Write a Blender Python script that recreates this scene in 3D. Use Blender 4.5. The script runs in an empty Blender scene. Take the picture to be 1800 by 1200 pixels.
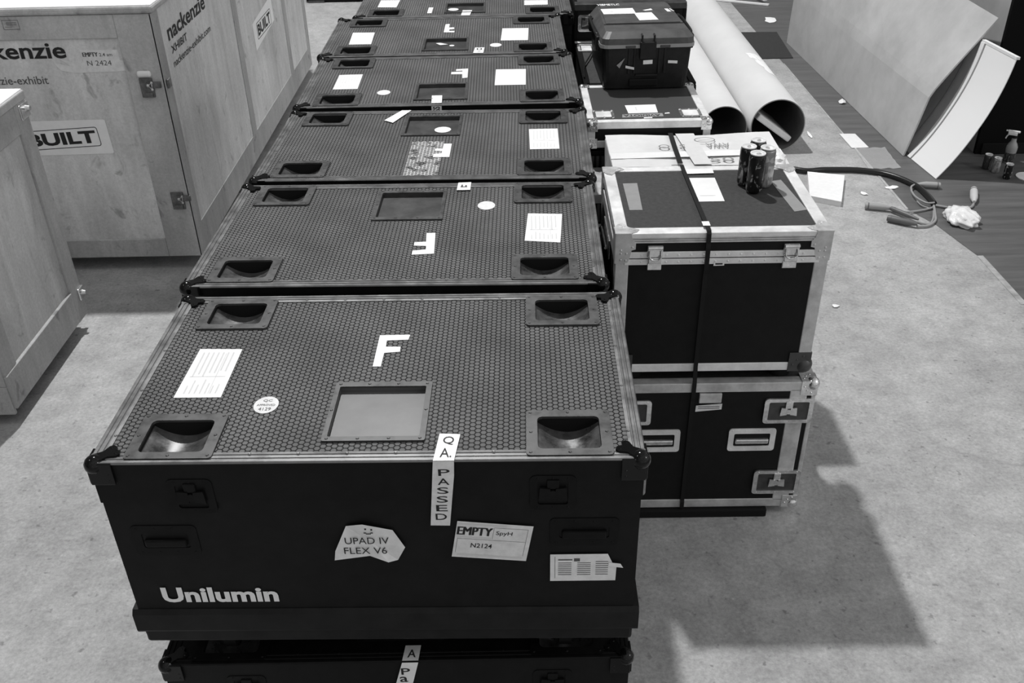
import bpy, bmesh, math, random
from mathutils import Vector, Matrix
random.seed(7)
scene = bpy.context.scene
COL = scene.collection
PI = math.pi

# ------------------------------------------------------------------ materials
def nodes_of(name):
    m = bpy.data.materials.new(name); m.use_nodes = True
    nt = m.node_tree
    return m, nt, nt.nodes['Principled BSDF']

def g4(v): return (v, v, v, 1.0)

def mat(name, v, rough=0.5, metal=0.0, noise=0.0, nscale=8.0, bump=0.0, stretch=None, spec=0.5, detail=5.0, coat=0.0, rvar=0.0):
    m, nt, b = nodes_of(name)
    b.inputs['Roughness'].default_value = rough
    b.inputs['Metallic'].default_value = metal
    b.inputs['Specular IOR Level'].default_value = spec
    b.inputs['Coat Weight'].default_value = coat
    b.inputs['Base Color'].default_value = g4(v)
    if noise > 0 or bump > 0:
        tc = nt.nodes.new('ShaderNodeTexCoord')
        mp = nt.nodes.new('ShaderNodeMapping')
        if stretch: mp.inputs['Scale'].default_value = stretch
        n = nt.nodes.new('ShaderNodeTexNoise')
        n.inputs['Scale'].default_value = nscale; n.inputs['Detail'].default_value = detail; n.inputs['Roughness'].default_value = 0.65
        nt.links.new(tc.outputs['Object'], mp.inputs['Vector']); nt.links.new(mp.outputs['Vector'], n.inputs['Vector'])
        if noise > 0:
            r = nt.nodes.new('ShaderNodeMapRange')
            r.inputs['From Min'].default_value = 0.25; r.inputs['From Max'].default_value = 0.75
            r.inputs['To Min'].default_value = max(v*(1-noise), 0); r.inputs['To Max'].default_value = min(v*(1+noise), 1)
            nt.links.new(n.outputs['Fac'], r.inputs['Value'])
            nt.links.new(r.outputs['Result'], b.inputs['Base Color'])
        if rvar > 0:
            r2 = nt.nodes.new('ShaderNodeMapRange')
            r2.inputs['From Min'].default_value = 0.3; r2.inputs['From Max'].default_value = 0.7
            r2.inputs['To Min'].default_value = rough-rvar; r2.inputs['To Max'].default_value = rough+rvar
            nt.links.new(n.outputs['Fac'], r2.inputs['Value']); nt.links.new(r2.outputs['Result'], b.inputs['Roughness'])
        if bump > 0:
            bp = nt.nodes.new('ShaderNodeBump'); bp.inputs['Strength'].default_value = bump; bp.inputs['Distance'].default_value = 0.01
            nt.links.new(n.outputs['Fac'], bp.inputs['Height']); nt.links.new(bp.outputs['Normal'], b.inputs['Normal'])
    return m

def hex_mat(name, cell, line, spacing, rough=0.45, worn=None, lw=0.43):
    """honeycomb embossed laminate: hexagon cells with dark joints"""
    m, nt, b = nodes_of(name)
    N = nt.nodes.new; L = nt.links.new
    tc = N('ShaderNodeTexCoord')
    sc = N('ShaderNodeVectorMath'); sc.operation = 'SCALE'; sc.inputs['Scale'].default_value = 1.0/spacing
    L(tc.outputs['Object'], sc.inputs[0])
    h = (0.8660254, 0.5, 1000.0)
    def wrap(src, off):
        a = N('ShaderNodeVectorMath'); a.operation = 'ADD'; a.inputs[1].default_value = off; L(src, a.inputs[0])
        w = N('ShaderNodeVectorMath'); w.operation = 'WRAP'; w.inputs[1].default_value = h; w.inputs[2].default_value = tuple(-x for x in h); L(a.outputs[0], w.inputs[0])
        ab = N('ShaderNodeVectorMath'); ab.operation = 'ABSOLUTE'; L(w.outputs[0], ab.inputs[0])
        mu = N('ShaderNodeVectorMath'); mu.operation = 'MULTIPLY'; mu.inputs[1].default_value = (1, 1, 0); L(ab.outputs[0], mu.inputs[0])
        d = N('ShaderNodeVectorMath'); d.operation = 'DOT_PRODUCT'; d.inputs[1].default_value = (0.8660254, 0.5, 0); L(mu.outputs[0], d.inputs[0])
        s = N('ShaderNodeSeparateXYZ'); L(mu.outputs[0], s.inputs[0])
        mx = N('ShaderNodeMath'); mx.operation = 'MAXIMUM'; L(d.outputs['Value'], mx.inputs[0]); L(s.outputs['Y'], mx.inputs[1])
        return mx.outputs[0]
    d1 = wrap(sc.outputs[0], (0, 0, 0)); d2 = wrap(sc.outputs[0], (0.8660254, 0.5, 0))
    mn = N('ShaderNodeMath'); mn.operation = 'MINIMUM'; L(d1, mn.inputs[0]); L(d2, mn.inputs[1])
    r = N('ShaderNodeMapRange'); r.interpolation_type = 'SMOOTHSTEP'
    r.inputs['From Min'].default_value = lw-0.05; r.inputs['From Max'].default_value = lw+0.05
    L(mn.outputs[0], r.inputs['Value'])
    nz = N('ShaderNodeTexNoise'); nz.inputs['Scale'].default_value = 5.0; nz.inputs['Detail'].default_value = 6.0
    L(tc.outputs['Object'], nz.inputs['Vector'])
    cr = N('ShaderNodeMapRange'); cr.inputs['From Min'].default_value = 0.3; cr.inputs['From Max'].default_value = 0.7
    cr.inputs['To Min'].default_value = cell*0.78; cr.inputs['To Max'].default_value = cell*1.22
    L(nz.outputs['Fac'], cr.inputs['Value'])
    mixc = N('ShaderNodeMix'); mixc.data_type = 'RGBA'
    L(r.outputs['Result'], mixc.inputs['Factor']); L(cr.outputs['Result'], mixc.inputs['A']); mixc.inputs['B'].default_value = g4(line)
    out = mixc.outputs['Result']
    if worn:   # a rectangle where glue has paled the joints (object coordinates)
        x0, x1, y0, y1 = worn
        sp = N('ShaderNodeSeparateXYZ'); L(tc.outputs['Object'], sp.inputs[0])
        def band(o, a, bb):
            c = N('ShaderNodeMath'); c.operation = 'COMPARE'; c.inputs[1].default_value = (a+bb)/2; c.inputs[2].default_value = abs(bb-a)/2; L(o, c.inputs[0]); return c.outputs[0]
        mm = N('ShaderNodeMath'); mm.operation = 'MULTIPLY'; L(band(sp.outputs['X'], x0, x1), mm.inputs[0]); L(band(sp.outputs['Y'], y0, y1), mm.inputs[1])
        nn = N('ShaderNodeTexNoise'); nn.inputs['Scale'].default_value = 30; L(tc.outputs['Object'], nn.inputs['Vector'])
        nr = N('ShaderNodeMapRange'); nr.inputs['From Min'].default_value = 0.36; nr.inputs['From Max'].default_value = 0.5; L(nn.outputs['Fac'], nr.inputs['Value'])
        m2 = N('ShaderNodeMath'); m2.operation = 'MULTIPLY'; L(mm.outputs[0], m2.inputs[0]); L(nr.outputs['Result'], m2.inputs[1])
        m3 = N('ShaderNodeMath'); m3.operation = 'MULTIPLY'; L(m2.outputs[0], m3.inputs[0]); L(r.outputs['Result'], m3.inputs[1])
        mx2 = N('ShaderNodeMix'); mx2.data_type = 'RGBA'; L(m3.outputs[0], mx2.inputs['Factor']); L(out, mx2.inputs['A']); mx2.inputs['B'].default_value = g4(0.85)
        out = mx2.outputs['Result']
    L(out, b.inputs['Base Color'])
    inv = N('ShaderNodeMath'); inv.operation = 'SUBTRACT'; inv.inputs[0].default_value = 1.0; L(r.outputs['Result'], inv.inputs[1])
    bp = N('ShaderNodeBump'); bp.inputs['Strength'].default_value = 0.5; bp.inputs['Distance'].default_value = 0.002
    L(inv.outputs[0], bp.inputs['Height']); L(bp.outputs['Normal'], b.inputs['Normal'])
    b.inputs['Roughness'].default_value = rough; b.inputs['Specular IOR Level'].default_value = 0.12
    return m

def stripe_mat(name, a, c, scale, rot, rough=0.5):
    m, nt, b = nodes_of(name); N = nt.nodes.new; L = nt.links.new
    tc = N('ShaderNodeTexCoord'); mp = N('ShaderNodeMapping'); mp.inputs['Rotation'].default_value = (0, 0, rot)
    w = N('ShaderNodeTexWave'); w.inputs['Scale'].default_value = scale; w.inputs['Distortion'].default_value = 0.3
    L(tc.outputs['Object'], mp.inputs['Vector']); L(mp.outputs['Vector'], w.inputs['Vector'])
    r = N('ShaderNodeMapRange'); r.inputs['To Min'].default_value = a; r.inputs['To Max'].default_value = c
    L(w.outputs['Fac'], r.inputs['Value']); L(r.outputs['Result'], b.inputs['Base Color'])
    b.inputs['Roughness'].default_value = rough
    return m

def concrete(name, base):
    m, nt, b = nodes_of(name); N = nt.nodes.new; L = nt.links.new
    tc = N('ShaderNodeTexCoord')
    def noise(s, det, rg=0.6):
        n = N('ShaderNodeTexNoise'); n.inputs['Scale'].default_value = s; n.inputs['Detail'].default_value = det; n.inputs['Roughness'].default_value = rg
        L(tc.outputs['Object'], n.inputs['Vector']); return n.outputs['Fac']
    def mr(src, a, c, lo=0.3, hi=0.7):
        r = N('ShaderNodeMapRange'); r.inputs['From Min'].default_value = lo; r.inputs['From Max'].default_value = hi
        r.inputs['To Min'].default_value = a; r.inputs['To Max'].default_value = c; L(src, r.inputs['Value']); return r.outputs['Result']
    def mul(a, c):
        q = N('ShaderNodeMath'); q.operation = 'MULTIPLY'; L(a, q.inputs[0])
        if isinstance(c, float): q.inputs[1].default_value = c
        else: L(c, q.inputs[1])
        return q.outputs[0]
    v = mul(mul(mr(noise(1.1, 4), 0.84, 1.14), mr(noise(7, 8, 0.75), 0.76, 1.22)), mr(noise(60, 4, 0.75), 0.78, 1.2))
    # small dark pits and pale flecks
    v = mul(v, mr(noise(26, 2), 0.62, 1.0, 0.27, 0.36))
    v = mul(v, mr(noise(33, 3), 1.0, 1.25, 0.66, 0.74))
    # hairline cracks
    vo = N('ShaderNodeTexVoronoi'); vo.feature = 'DISTANCE_TO_EDGE'; vo.inputs['Scale'].default_value = 0.38
    nz = N('ShaderNodeTexNoise'); nz.inputs['Scale'].default_value = 3.0; nz.inputs['Detail'].default_value = 6
    L(tc.outputs['Object'], nz.inputs['Vector'])
    ad = N('ShaderNodeVectorMath'); ad.operation = 'MULTIPLY_ADD'; ad.inputs[1].default_value = (0.35, 0.35, 0.35)
    L(nz.outputs['Color'], ad.inputs[0]); L(tc.outputs['Object'], ad.inputs[2]); L(ad.outputs[0], vo.inputs['Vector'])
    v = mul(v, mr(vo.outputs['Distance'], 0.88, 1.0, 0.0, 0.004))
    v = mul(v, base)
    L(v, b.inputs['Base Color'])
    b.inputs['Roughness'].default_value = 0.62; b.inputs['Specular IOR Level'].default_value = 0.35
    bp = N('ShaderNodeBump'); bp.inputs['Strength'].default_value = 0.25; bp.inputs['Distance'].default_value = 0.01
    L(noise(45, 6, 0.7), bp.inputs['Height']); L(bp.outputs['Normal'], b.inputs['Normal'])
    return m

def plywood(name, base, seed=0.0):
    m, nt, b = nodes_of(name); N = nt.nodes.new; L = nt.links.new
    tc = N('ShaderNodeTexCoord')
    def noise(scale, st, det=6):
        mp = N('ShaderNodeMapping'); mp.inputs['Scale'].default_value = st; mp.inputs['Location'].default_value = (seed, seed*1.7, seed*0.3)
        n = N('ShaderNodeTexNoise'); n.inputs['Scale'].default_value = scale; n.inputs['Detail'].default_value = det; n.inputs['Roughness'].default_value = 0.62
        n.inputs['Distortion'].default_value = 0.6
        L(tc.outputs['Object'], mp.inputs['Vector']); L(mp.outputs['Vector'], n.inputs['Vector']); return n.outputs['Fac']
    def mr(src, a, c, lo=0.3, hi=0.7):
        r = N('ShaderNodeMapRange'); r.inputs['From Min'].default_value = lo; r.inputs['From Max'].default_value = hi
        r.inputs['To Min'].default_value = a; r.inputs['To Max'].default_value = c; L(src, r.inputs['Value']); return r.outputs['Result']
    def mul(a, c):
        q = N('ShaderNodeMath'); q.operation = 'MULTIPLY'; L(a, q.inputs[0])
        if isinstance(c, float): q.inputs[1].default_value = c
        else: L(c, q.inputs[1])
        return q.outputs[0]
    v = mul(mul(mr(noise(3.0, (1, 1, 0.25)), 0.84, 1.14), mr(noise(14, (1, 1, 0.12)), 0.88, 1.1)), mr(noise(1.3, (1, 1, 1)), 0.86, 1.14))
    v = mul(v, mr(noise(9, (1, 1, 0.7), 3), 0.6, 1.0, 0.28, 0.38))     # scuffs
    v = mul(v, mr(noise(70, (1, 1, 1), 2), 0.9, 1.08))
    L(mul(v, base), b.inputs['Base Color'])
    b.inputs['Roughness'].default_value = 0.6; b.inputs['Specular IOR Level'].default_value = 0.3
    return m

def can_mat(name, dark, light, thr, seed):
    m, nt, b = nodes_of(name); N = nt.nodes.new; L = nt.links.new
    tc = N('ShaderNodeTexCoord'); mp = N('ShaderNodeMapping'); mp.inputs['Location'].default_value = (seed, seed, seed); mp.inputs['Scale'].default_value = (1, 1, 0.45)
    n = N('ShaderNodeTexNoise'); n.inputs['Scale'].default_value = 38; n.inputs['Detail'].default_value = 3; n.inputs['Distortion'].default_value = 1.6
    L(tc.outputs['Object'], mp.inputs['Vector']); L(mp.outputs['Vector'], n.inputs['Vector'])
    r = N('ShaderNodeMapRange'); r.inputs['From Min'].default_value = thr-0.03; r.inputs['From Max'].default_value = thr+0.03
    r.inputs['To Min'].default_value = dark; r.inputs['To Max'].default_value = light
    L(n.outputs['Fac'], r.inputs['Value']); L(r.outputs['Result'], b.inputs['Base Color'])
    b.inputs['Metallic'].default_value = 0.45; b.inputs['Roughness'].default_value = 0.3
    return m

M = {}
M['concrete'] = concrete('worn concrete', 0.40)
M['vinyl'] = mat('dark floor covering', 0.115, 0.5, noise=0.35, nscale=3.0, stretch=(0.5, 5, 1), bump=0.05, detail=8)
M['hex'] = hex_mat('honeycomb laminate', 0.135, 0.003, 0.0150, lw=0.41)
M['hex_worn'] = hex_mat('honeycomb laminate worn', 0.135, 0.003, 0.0150, lw=0.41, worn=(-0.055, 0.072, -0.010, 0.345))
M['hex_small'] = hex_mat('small honeycomb', 0.02, 0.10, 0.014, lw=0.38)
M['laminate'] = mat('black laminate', 0.008, 0.55, noise=0.3, nscale=20, spec=0.16, bump=0.05)
M['lid'] = mat('black lid laminate', 0.007, 0.55, noise=0.3, nscale=20, spec=0.16)
M['skirt'] = mat('dark base skirt', 0.014, 0.5, noise=0.35, nscale=14, spec=0.15)
M['alu_dark'] = mat('worn grey extrusion', 0.17, 0.38, 0.55, noise=0.3, nscale=18, stretch=(1, 1, 1), rvar=0.1)
M['plate'] = mat('grey steel plate', 0.075, 0.42, 0.5, noise=0.3, nscale=25, rvar=0.1)
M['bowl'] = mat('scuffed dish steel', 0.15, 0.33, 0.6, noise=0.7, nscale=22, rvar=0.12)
M['bowl_side'] = mat('dish side with painted shade', 0.012, 0.5, 0.0, spec=0.15)  # same steel as the bowl, its shade painted in dark
M['dishplate'] = mat('label dish plate', 0.12, 0.4, 0.35, noise=0.15, nscale=9)
M['dishworn'] = mat('scuffed label dish plate', 0.06, 0.4, 0.35, noise=0.5, nscale=14)
M['gloss'] = mat('glossy black corner', 0.005, 0.13, 0.0, spec=0.3)
M['blackmetal'] = mat('black metal', 0.006, 0.42, 0.0, spec=0.13, noise=0.4, nscale=30)
M['rubber'] = mat('black rubber', 0.007, 0.7, spec=0.2)
M['silver'] = mat('silver aluminium', 0.88, 0.4, 0.20, noise=0.28, nscale=12, stretch=(1, 1, 1), rvar=0.1)
M['silver_dull'] = mat('dull aluminium', 0.57, 0.42, 0.40, noise=0.3, nscale=16, rvar=0.1)
M['chrome'] = mat('zinc plated steel', 0.82, 0.2, 0.85, noise=0.4, nscale=40, rvar=0.1)
M['felt'] = mat('dark grey laminate', 0.043, 0.7, noise=0.3, nscale=60, spec=0.3)
M['panel_black'] = mat('black panel', 0.009, 0.6, noise=0.25, nscale=25, spec=0.18)
M['carbon'] = stripe_mat('ribbed black top', 0.015, 0.075, 30, 0.75, 0.5)
M['paper'] = mat('white paper', 0.86, 0.7, noise=0.05, nscale=30)
M['paper_grey'] = mat('grey paper', 0.76, 0.7, noise=0.15, nscale=40)
M['paper_dim'] = mat('aged paper', 0.80, 0.7, noise=0.12, nscale=30)
M['print'] = mat('faint print', 0.66, 0.8)
M['ink'] = mat('black ink', 0.012, 0.7)
M['ink_grey'] = mat('grey ink', 0.10, 0.7)
M['white_paint'] = mat('white tape', 0.92, 0.55)
M['logo'] = mat('pale logo paint', 0.85, 0.55)
M['tape_grey'] = mat('grey tape', 0.30, 0.5)
M['tape_mark'] = mat('tape patch', 0.27, 0.55, noise=0.08, nscale=30)
M['ply'] = plywood('painted plywood', 0.62, 0.0)
M['ply2'] = plywood('painted plywood front', 0.46, 4.3)
M['ply_edge'] = plywood('plywood batten', 0.42, 9.1)
M['ply_dark'] = plywood('weathered batten', 0.40, 21.0)
M['ply_near'] = plywood('plywood near', 0.54, 13.0)
M['ply_top'] = mat('bright crate lid', 0.85, 0.6, noise=0.08, nscale=6)
M['sticker_bg'] = mat('pale sticker', 0.85, 0.5, noise=0.05, nscale=20)
M['torn'] = mat('torn label', 0.72, 0.7, noise=0.15, nscale=30)
M['rust'] = mat('rusty latch steel', 0.13, 0.5, 0.3, noise=0.5, nscale=40)
M['white_knob'] = mat('white plastic', 0.82, 0.4)
M['carton'] = mat('pale carton', 0.66, 0.6, noise=0.12, nscale=7, bump=0.15)
M['carton_print'] = mat('carton printing', 0.22, 0.7)
M['foam'] = mat('pale tape band', 0.66, 0.5, noise=0.06, nscale=20)
M['clear_tape'] = mat('clear tape', 0.86, 0.3, noise=0.06, nscale=15)
M['strap'] = mat('black strap', 0.010, 0.6, spec=0.2)
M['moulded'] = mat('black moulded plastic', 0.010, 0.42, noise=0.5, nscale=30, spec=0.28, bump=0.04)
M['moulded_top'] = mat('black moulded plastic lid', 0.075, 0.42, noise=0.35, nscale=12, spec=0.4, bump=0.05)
M['tube'] = mat('white tube', 0.70, 0.5, noise=0.05, nscale=3, spec=0.35)
M['tube_in'] = mat('tube inside', 0.17, 0.75, noise=0.15, nscale=9)
M['tube_end'] = mat('tube cut edge', 0.30, 0.8)
M['board'] = mat('grey board', 0.47, 0.6, noise=0.2, nscale=2.2, spec=0.3)
M['white_panel'] = mat('white gloss panel', 0.92, 0.35, spec=0.4)
M['white_trim'] = mat('white trim', 0.86, 0.4)
M['wall_black'] = mat('black fabric wall', 0.006, 0.8, spec=0.1)
M['wall_grey'] = mat('grey board side', 0.36, 0.6, noise=0.1, nscale=5)
M['mat_black'] = mat('black rubber mat', 0.03, 0.75, noise=0.2, nscale=30)
M['plastic_bag'] = mat('crumpled plastic', 0.84, 0.25, noise=0.1, nscale=12, bump=0.6, spec=0.6)
M['cable'] = mat('black cable', 0.012, 0.35, spec=0.5)
M['wire'] = mat('grey wire', 0.32, 0.5)
M['conn'] = mat('grey connector', 0.36, 0.45)
M['conn_dark'] = mat('dark connector', 0.13, 0.45)
M['conn_pale'] = mat('pale connector', 0.60, 0.45)
M['can_top'] = mat('can lid', 0.82, 0.3, 0.0)
M['wood_edge'] = mat('raw board edge', 0.8, 0.7, noise=0.1, nscale=20)
M['cat_a'] = can_mat('dark can print', 0.012, 0.25, 0.56, 1.0)
M['cat_b'] = can_mat('black can print', 0.010, 0.42, 0.60, 3.3)
M['cat_c'] = can_mat('silver can print', 0.28, 0.50, 0.55, 6.1)
M['cat_d'] = can_mat('dim can print', 0.035, 0.20, 0.55, 8.7)
M['cat_e'] = can_mat('mid can print', 0.06, 0.3, 0.57, 11.0)
m_, nt_, b_ = nodes_of('thin clear film')
b_.inputs['Base Color'].default_value = g4(0.85); b_.inputs['Roughness'].default_value = 0.12
b_.inputs['Alpha'].default_value = 0.35; b_.inputs['Specular IOR Level'].default_value = 0.9
M['film'] = m_
m_, nt_, b_ = nodes_of('bottle plastic')
b_.inputs['Base Color'].default_value = g4(0.5); b_.inputs['Roughness'].default_value = 0.25; b_.inputs['Transmission Weight'].default_value = 0.3
M['bottle'] = m_

# ------------------------------------------------------------------ mesh helpers
class MB:
    def __init__(s): s.v = []; s.f = []; s.sm = []
    def add(s, vs, fs, smooth=False):
        b = len(s.v); s.v += [tuple(x) for x in vs]; s.f += [tuple(i+b for i in f) for f in fs]; s.sm += [smooth]*len(fs); return s
    def box(s, lo, hi, bev=0.0):
        x0, y0, z0 = lo; x1, y1, z1 = hi
        if bev <= 0:
            vs = [(x0,y0,z0),(x1,y0,z0),(x1,y1,z0),(x0,y1,z0),(x0,y0,z1),(x1,y0,z1),(x1,y1,z1),(x0,y1,z1)]
            return s.add(vs, [(0,3,2,1),(4,5,6,7),(0,1,5,4),(1,2,6,5),(2,3,7,6),(3,0,4,7)])
        bm = bmesh.new(); bmesh.ops.create_cube(bm, size=1.0)
        bmesh.ops.scale(bm, vec=(x1-x0, y1-y0, z1-z0), verts=bm.verts)
        bmesh.ops.translate(bm, vec=((x0+x1)/2, (y0+y1)/2, (z0+z1)/2), verts=bm.verts)
        bmesh.ops.bevel(bm, geom=bm.edges[:], offset=bev, segments=2, profile=0.5, affect='EDGES')
        return s.from_bm(bm)
    def from_bm(s, bm, smooth=False):
        bm.verts.index_update()
        s.add([v.co[:] for v in bm.verts], [tuple(v.index for v in f.verts) for f in bm.faces], smooth); bm.free(); return s
    def cyl(s, p0, p1, r0, r1=None, n=16, caps=True, smooth=True):
        r1 = r0 if r1 is None else r1
        p0 = Vector(p0); p1 = Vector(p1); d = (p1-p0).normalized()
        a = d.orthogonal().normalized(); b = d.cross(a)
        vs = []
        for p, r in ((p0, r0), (p1, r1)):
            for i in range(n):
                t = 2*PI*i/n; vs.append(p + (a*math.cos(t)+b*math.sin(t))*r)
        s.add(vs, [(i, (i+1) % n, n+(i+1) % n, n+i) for i in range(n)], smooth)
        if caps:
            s.add(vs, [tuple(range(n-1, -1, -1)), tuple(range(n, 2*n))])
        return s
    def lathe(s, prof, c=(0,0,0), n=24, caps=True):
        vs = []
        for r, z in prof:
            for i in range(n):
                t = 2*PI*i/n; vs.append((c[0]+r*math.cos(t), c[1]+r*math.sin(t), c[2]+z))
        fs = []
        for k in range(len(prof)-1):
            for i in range(n):
                j = (i+1) % n; fs.append((k*n+i, k*n+j, (k+1)*n+j, (k+1)*n+i))
        s.add(vs, fs, True)
        if caps:
            s.add(vs, [tuple(range(n-1, -1, -1)), tuple(range((len(prof)-1)*n, len(prof)*n))])
        return s
    def sphere(s, c, r, n=14, sc=(1,1,1)):
        bm = bmesh.new(); bmesh.ops.create_uvsphere(bm, u_segments=n, v_segments=max(6, n*2//3), radius=r)
        bmesh.ops.scale(bm, vec=sc, verts=bm.verts); bmesh.ops.translate(bm, vec=c, verts=bm.verts)
        return s.from_bm(bm, True)
    def prism(s, pts, z0, z1, axis='z'):
        """polygon (ccw) extruded along an axis"""
        n = len(pts)
        def P(p, h):
            return (p[0], p[1], h) if axis == 'z' else ((p[0], h, p[1]) if axis == 'y' else (h, p[0], p[1]))
        vs = [P(p, z0) for p in pts]+[P(p, z1) for p in pts]
        fs = [(i, (i+1) % n, n+(i+1) % n, n+i) for i in range(n)]+[tuple(range(n-1, -1, -1)), tuple(range(n, 2*n))]
        return s.add(vs, fs)
    def ring(s, outer, inner, z0, z1, axis='z'):
        n = len(outer)
        def P(p, h):
            return (p[0], p[1], h) if axis == 'z' else ((p[0], h, p[1]) if axis == 'y' else (h, p[0], p[1]))
        vs = [P(p, z1) for p in outer]+[P(p, z1) for p in inner]+[P(p, z0) for p in outer]+[P(p, z0) for p in inner]
        fs = []
        for i in range(n):
            j = (i+1) % n
            fs += [(i, j, n+j, n+i), (2*n+j, 2*n+i, 3*n+i, 3*n+j), (2*n+i, 2*n+j, j, i), (n+i, n+j, 3*n+j, 3*n+i)]
        return s.add(vs, fs)
    def tube(s, pts, r, n=8, smooth=True):
        pts = [Vector(p) for p in pts]; rs = r if isinstance(r, (list, tuple)) else [r]*len(pts)
        vs = []; prev = None
        for i, p in enumerate(pts):
            d = (pts[min(i+1, len(pts)-1)]-pts[max(i-1, 0)]).normalized()
            a = (prev - d*prev.dot(d)).normalized() if prev is not None and (prev-d*prev.dot(d)).length > 1e-6 else d.orthogonal().normalized()
            prev = a; b = d.cross(a)
            for k in range(n):
                t = 2*PI*k/n; vs.append(p+(a*math.cos(t)+b*math.sin(t))*rs[i])
        fs = []
        for i in range(len(pts)-1):
            for k in range(n):
                j = (k+1) % n; fs.append((i*n+k, i*n+j, (i+1)*n+j, (i+1)*n+k))
        s.add(vs, fs, smooth); s.add(vs, [tuple(range(n-1, -1, -1)), tuple(range((len(pts)-1)*n, len(pts)*n))])
        return s
    def quad(s, a, b, c, d): return s.add([a, b, c, d], [(0, 1, 2, 3)])
    def xf(s, m):
        s.v = [tuple(m @ Vector(v)) for v in s.v]; return s
    def build(s, name, material, parent=None, label=None):
        me = bpy.data.meshes.new(name); me.from_pydata(s.v, [], s.f); me.validate()
        bm = bmesh.new(); bm.from_mesh(me); bmesh.ops.recalc_face_normals(bm, faces=bm.faces) if len(s.f) > 1 else None
        bm.to_mesh(me); bm.free()
        if len(me.polygons) == len(s.sm): me.polygons.foreach_set('use_smooth', s.sm)
        me.materials.append(material)
        o = bpy.data.objects.new(name, me); COL.objects.link(o)
        if parent: o.parent = parent
        if label: o['label'] = label
        return o

def rrect(x0, x1, y0, y1, r, n=3):
    pts = []
    for cx, cy, a0 in ((x1-r, y1-r, 0), (x0+r, y1-r, PI/2), (x0+r, y0+r, PI), (x1-r, y0+r, 1.5*PI)):
        for i in range(n+1):
            a = a0+PI/2*i/n; pts.append((cx+r*math.cos(a), cy+r*math.sin(a)))
    return pts

def smooth_path(pts, sub=5):
    pts = [Vector(p) for p in pts]; out = []
    for i in range(len(pts)-1):
        p0 = pts[max(i-1, 0)]; p1 = pts[i]; p2 = pts[i+1]; p3 = pts[min(i+2, len(pts)-1)]
        for k in range(sub):
            t = k/sub
            out.append(0.5*((2*p1)+(p2-p0)*t+(2*p0-5*p1+4*p2-p3)*t*t+(3*p1-p0-3*p2+p3)*t**3))
    out.append(pts[-1]); return out

def tag(o, label, cat, group=None, kind=None):
    o['label'] = label; o['category'] = cat
    if group: o['group'] = group
    if kind: o['kind'] = kind
    return o

def empty(name, loc, rz, label, cat, group=None):
    o = bpy.data.objects.new(name, None); COL.objects.link(o); o.location = loc; o.rotation_euler = (0, 0, rz)
    return tag(o, label, cat, group)

def copy_tree(o, parent=None):
    c = o.copy(); COL.objects.link(c)
    if parent: c.parent = parent
    for ch in list(o.children): copy_tree(ch, c)
    return c

# planes for flat things: columns = right, up, normal, origin
def frame(o, ex, ey):
    ex = Vector(ex).normalized(); ey = Vector(ey); ey = (ey-ex*ey.dot(ex)).normalized(); n = ex.cross(ey)
    m = Matrix.Identity(4)
    for i, a in enumerate((ex, ey, n)):
        for k in range(3): m[k][i] = a[k]
    m.translation = Vector(o); return m

def text_mb(txt, bold=0.0, spacing=1.0):
    cu = bpy.data.curves.new('t', 'FONT'); cu.body = txt; cu.size = 1.0; cu.offset = bold; cu.space_character = spacing; cu.resolution_u = 3
    o = bpy.data.objects.new('t', cu); COL.objects.link(o)
    bpy.context.view_layer.update()
    me = bpy.data.meshes.new_from_object(o.evaluated_get(bpy.context.evaluated_depsgraph_get()))
    vs = [v.co[:] for v in me.vertices]; fs = [tuple(p.vertices) for p in me.polygons]
    bpy.data.objects.remove(o); bpy.data.curves.remove(cu); bpy.data.meshes.remove(me)
    return vs, fs

def lettering(items, mfr, material, parent, name='lettering', lift=0.0012, join=False):
    """items: (text, u0, u1, v0, v1, bold, rot) boxes on the plane mfr, one lettering mesh per line"""
    if len(items) > 1 and not join: return [lettering([it], mfr, material, parent, name, lift) for it in items][0]
    mb = MB()
    for it in items:
        txt, u0, u1, v0, v1 = it[:5]; bold = it[5] if len(it) > 5 else 0.0; rot = it[6] if len(it) > 6 else 0
        vs, fs = text_mb(txt, max(bold, 0.0))
        if not vs: continue
        xs = [v[0] for v in vs]; ys = [v[1] for v in vs]
        a0, a1, b0, b1 = min(xs), max(xs), min(ys), max(ys)
        out = []
        for v in vs:
            s = (v[0]-a0)/max(a1-a0, 1e-6); t = (v[1]-b0)/max(b1-b0, 1e-6)
            if rot == 180: s, t = 1-s, 1-t
            elif rot == 90: s, t = 1-t, s
            elif rot == 270: s, t = t, 1-s
            out.append((u0+(u1-u0)*s, v0+(v1-v0)*t, lift))
        mb.add(out, fs)
        if bold < 0:      # heavier strokes: the same letters set again a hair to each side
            for q in (-1, 1): mb.add([(p[0]+q*bold, p[1], p[2]+0.00005*q) for p in out], fs)
    mb.xf(mfr)
    return mb.build(name, material, parent)

def poly_on(pts, mfr, lift=0.0006):
    mb = MB(); mb.add([(p[0], p[1], lift) for p in pts], [tuple(range(len(pts)))]); return mb.xf(mfr)

def bars_on(rects, mfr, lift=0.0009):
    mb = MB()
    for x0, x1, y0, y1 in rects: mb.add([(x0,y0,lift),(x1,y0,lift),(x1,y1,lift),(x0,y1,lift)], [(0,1,2,3)])
    return mb.xf(mfr)

def disc_pts(c, rx, ry=None, n=28, a0=0.0):
    ry = ry or rx
    return [(c[0]+rx*math.cos(2*PI*i/n+a0), c[1]+ry*math.sin(2*PI*i/n+a0)) for i in range(n)]

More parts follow.
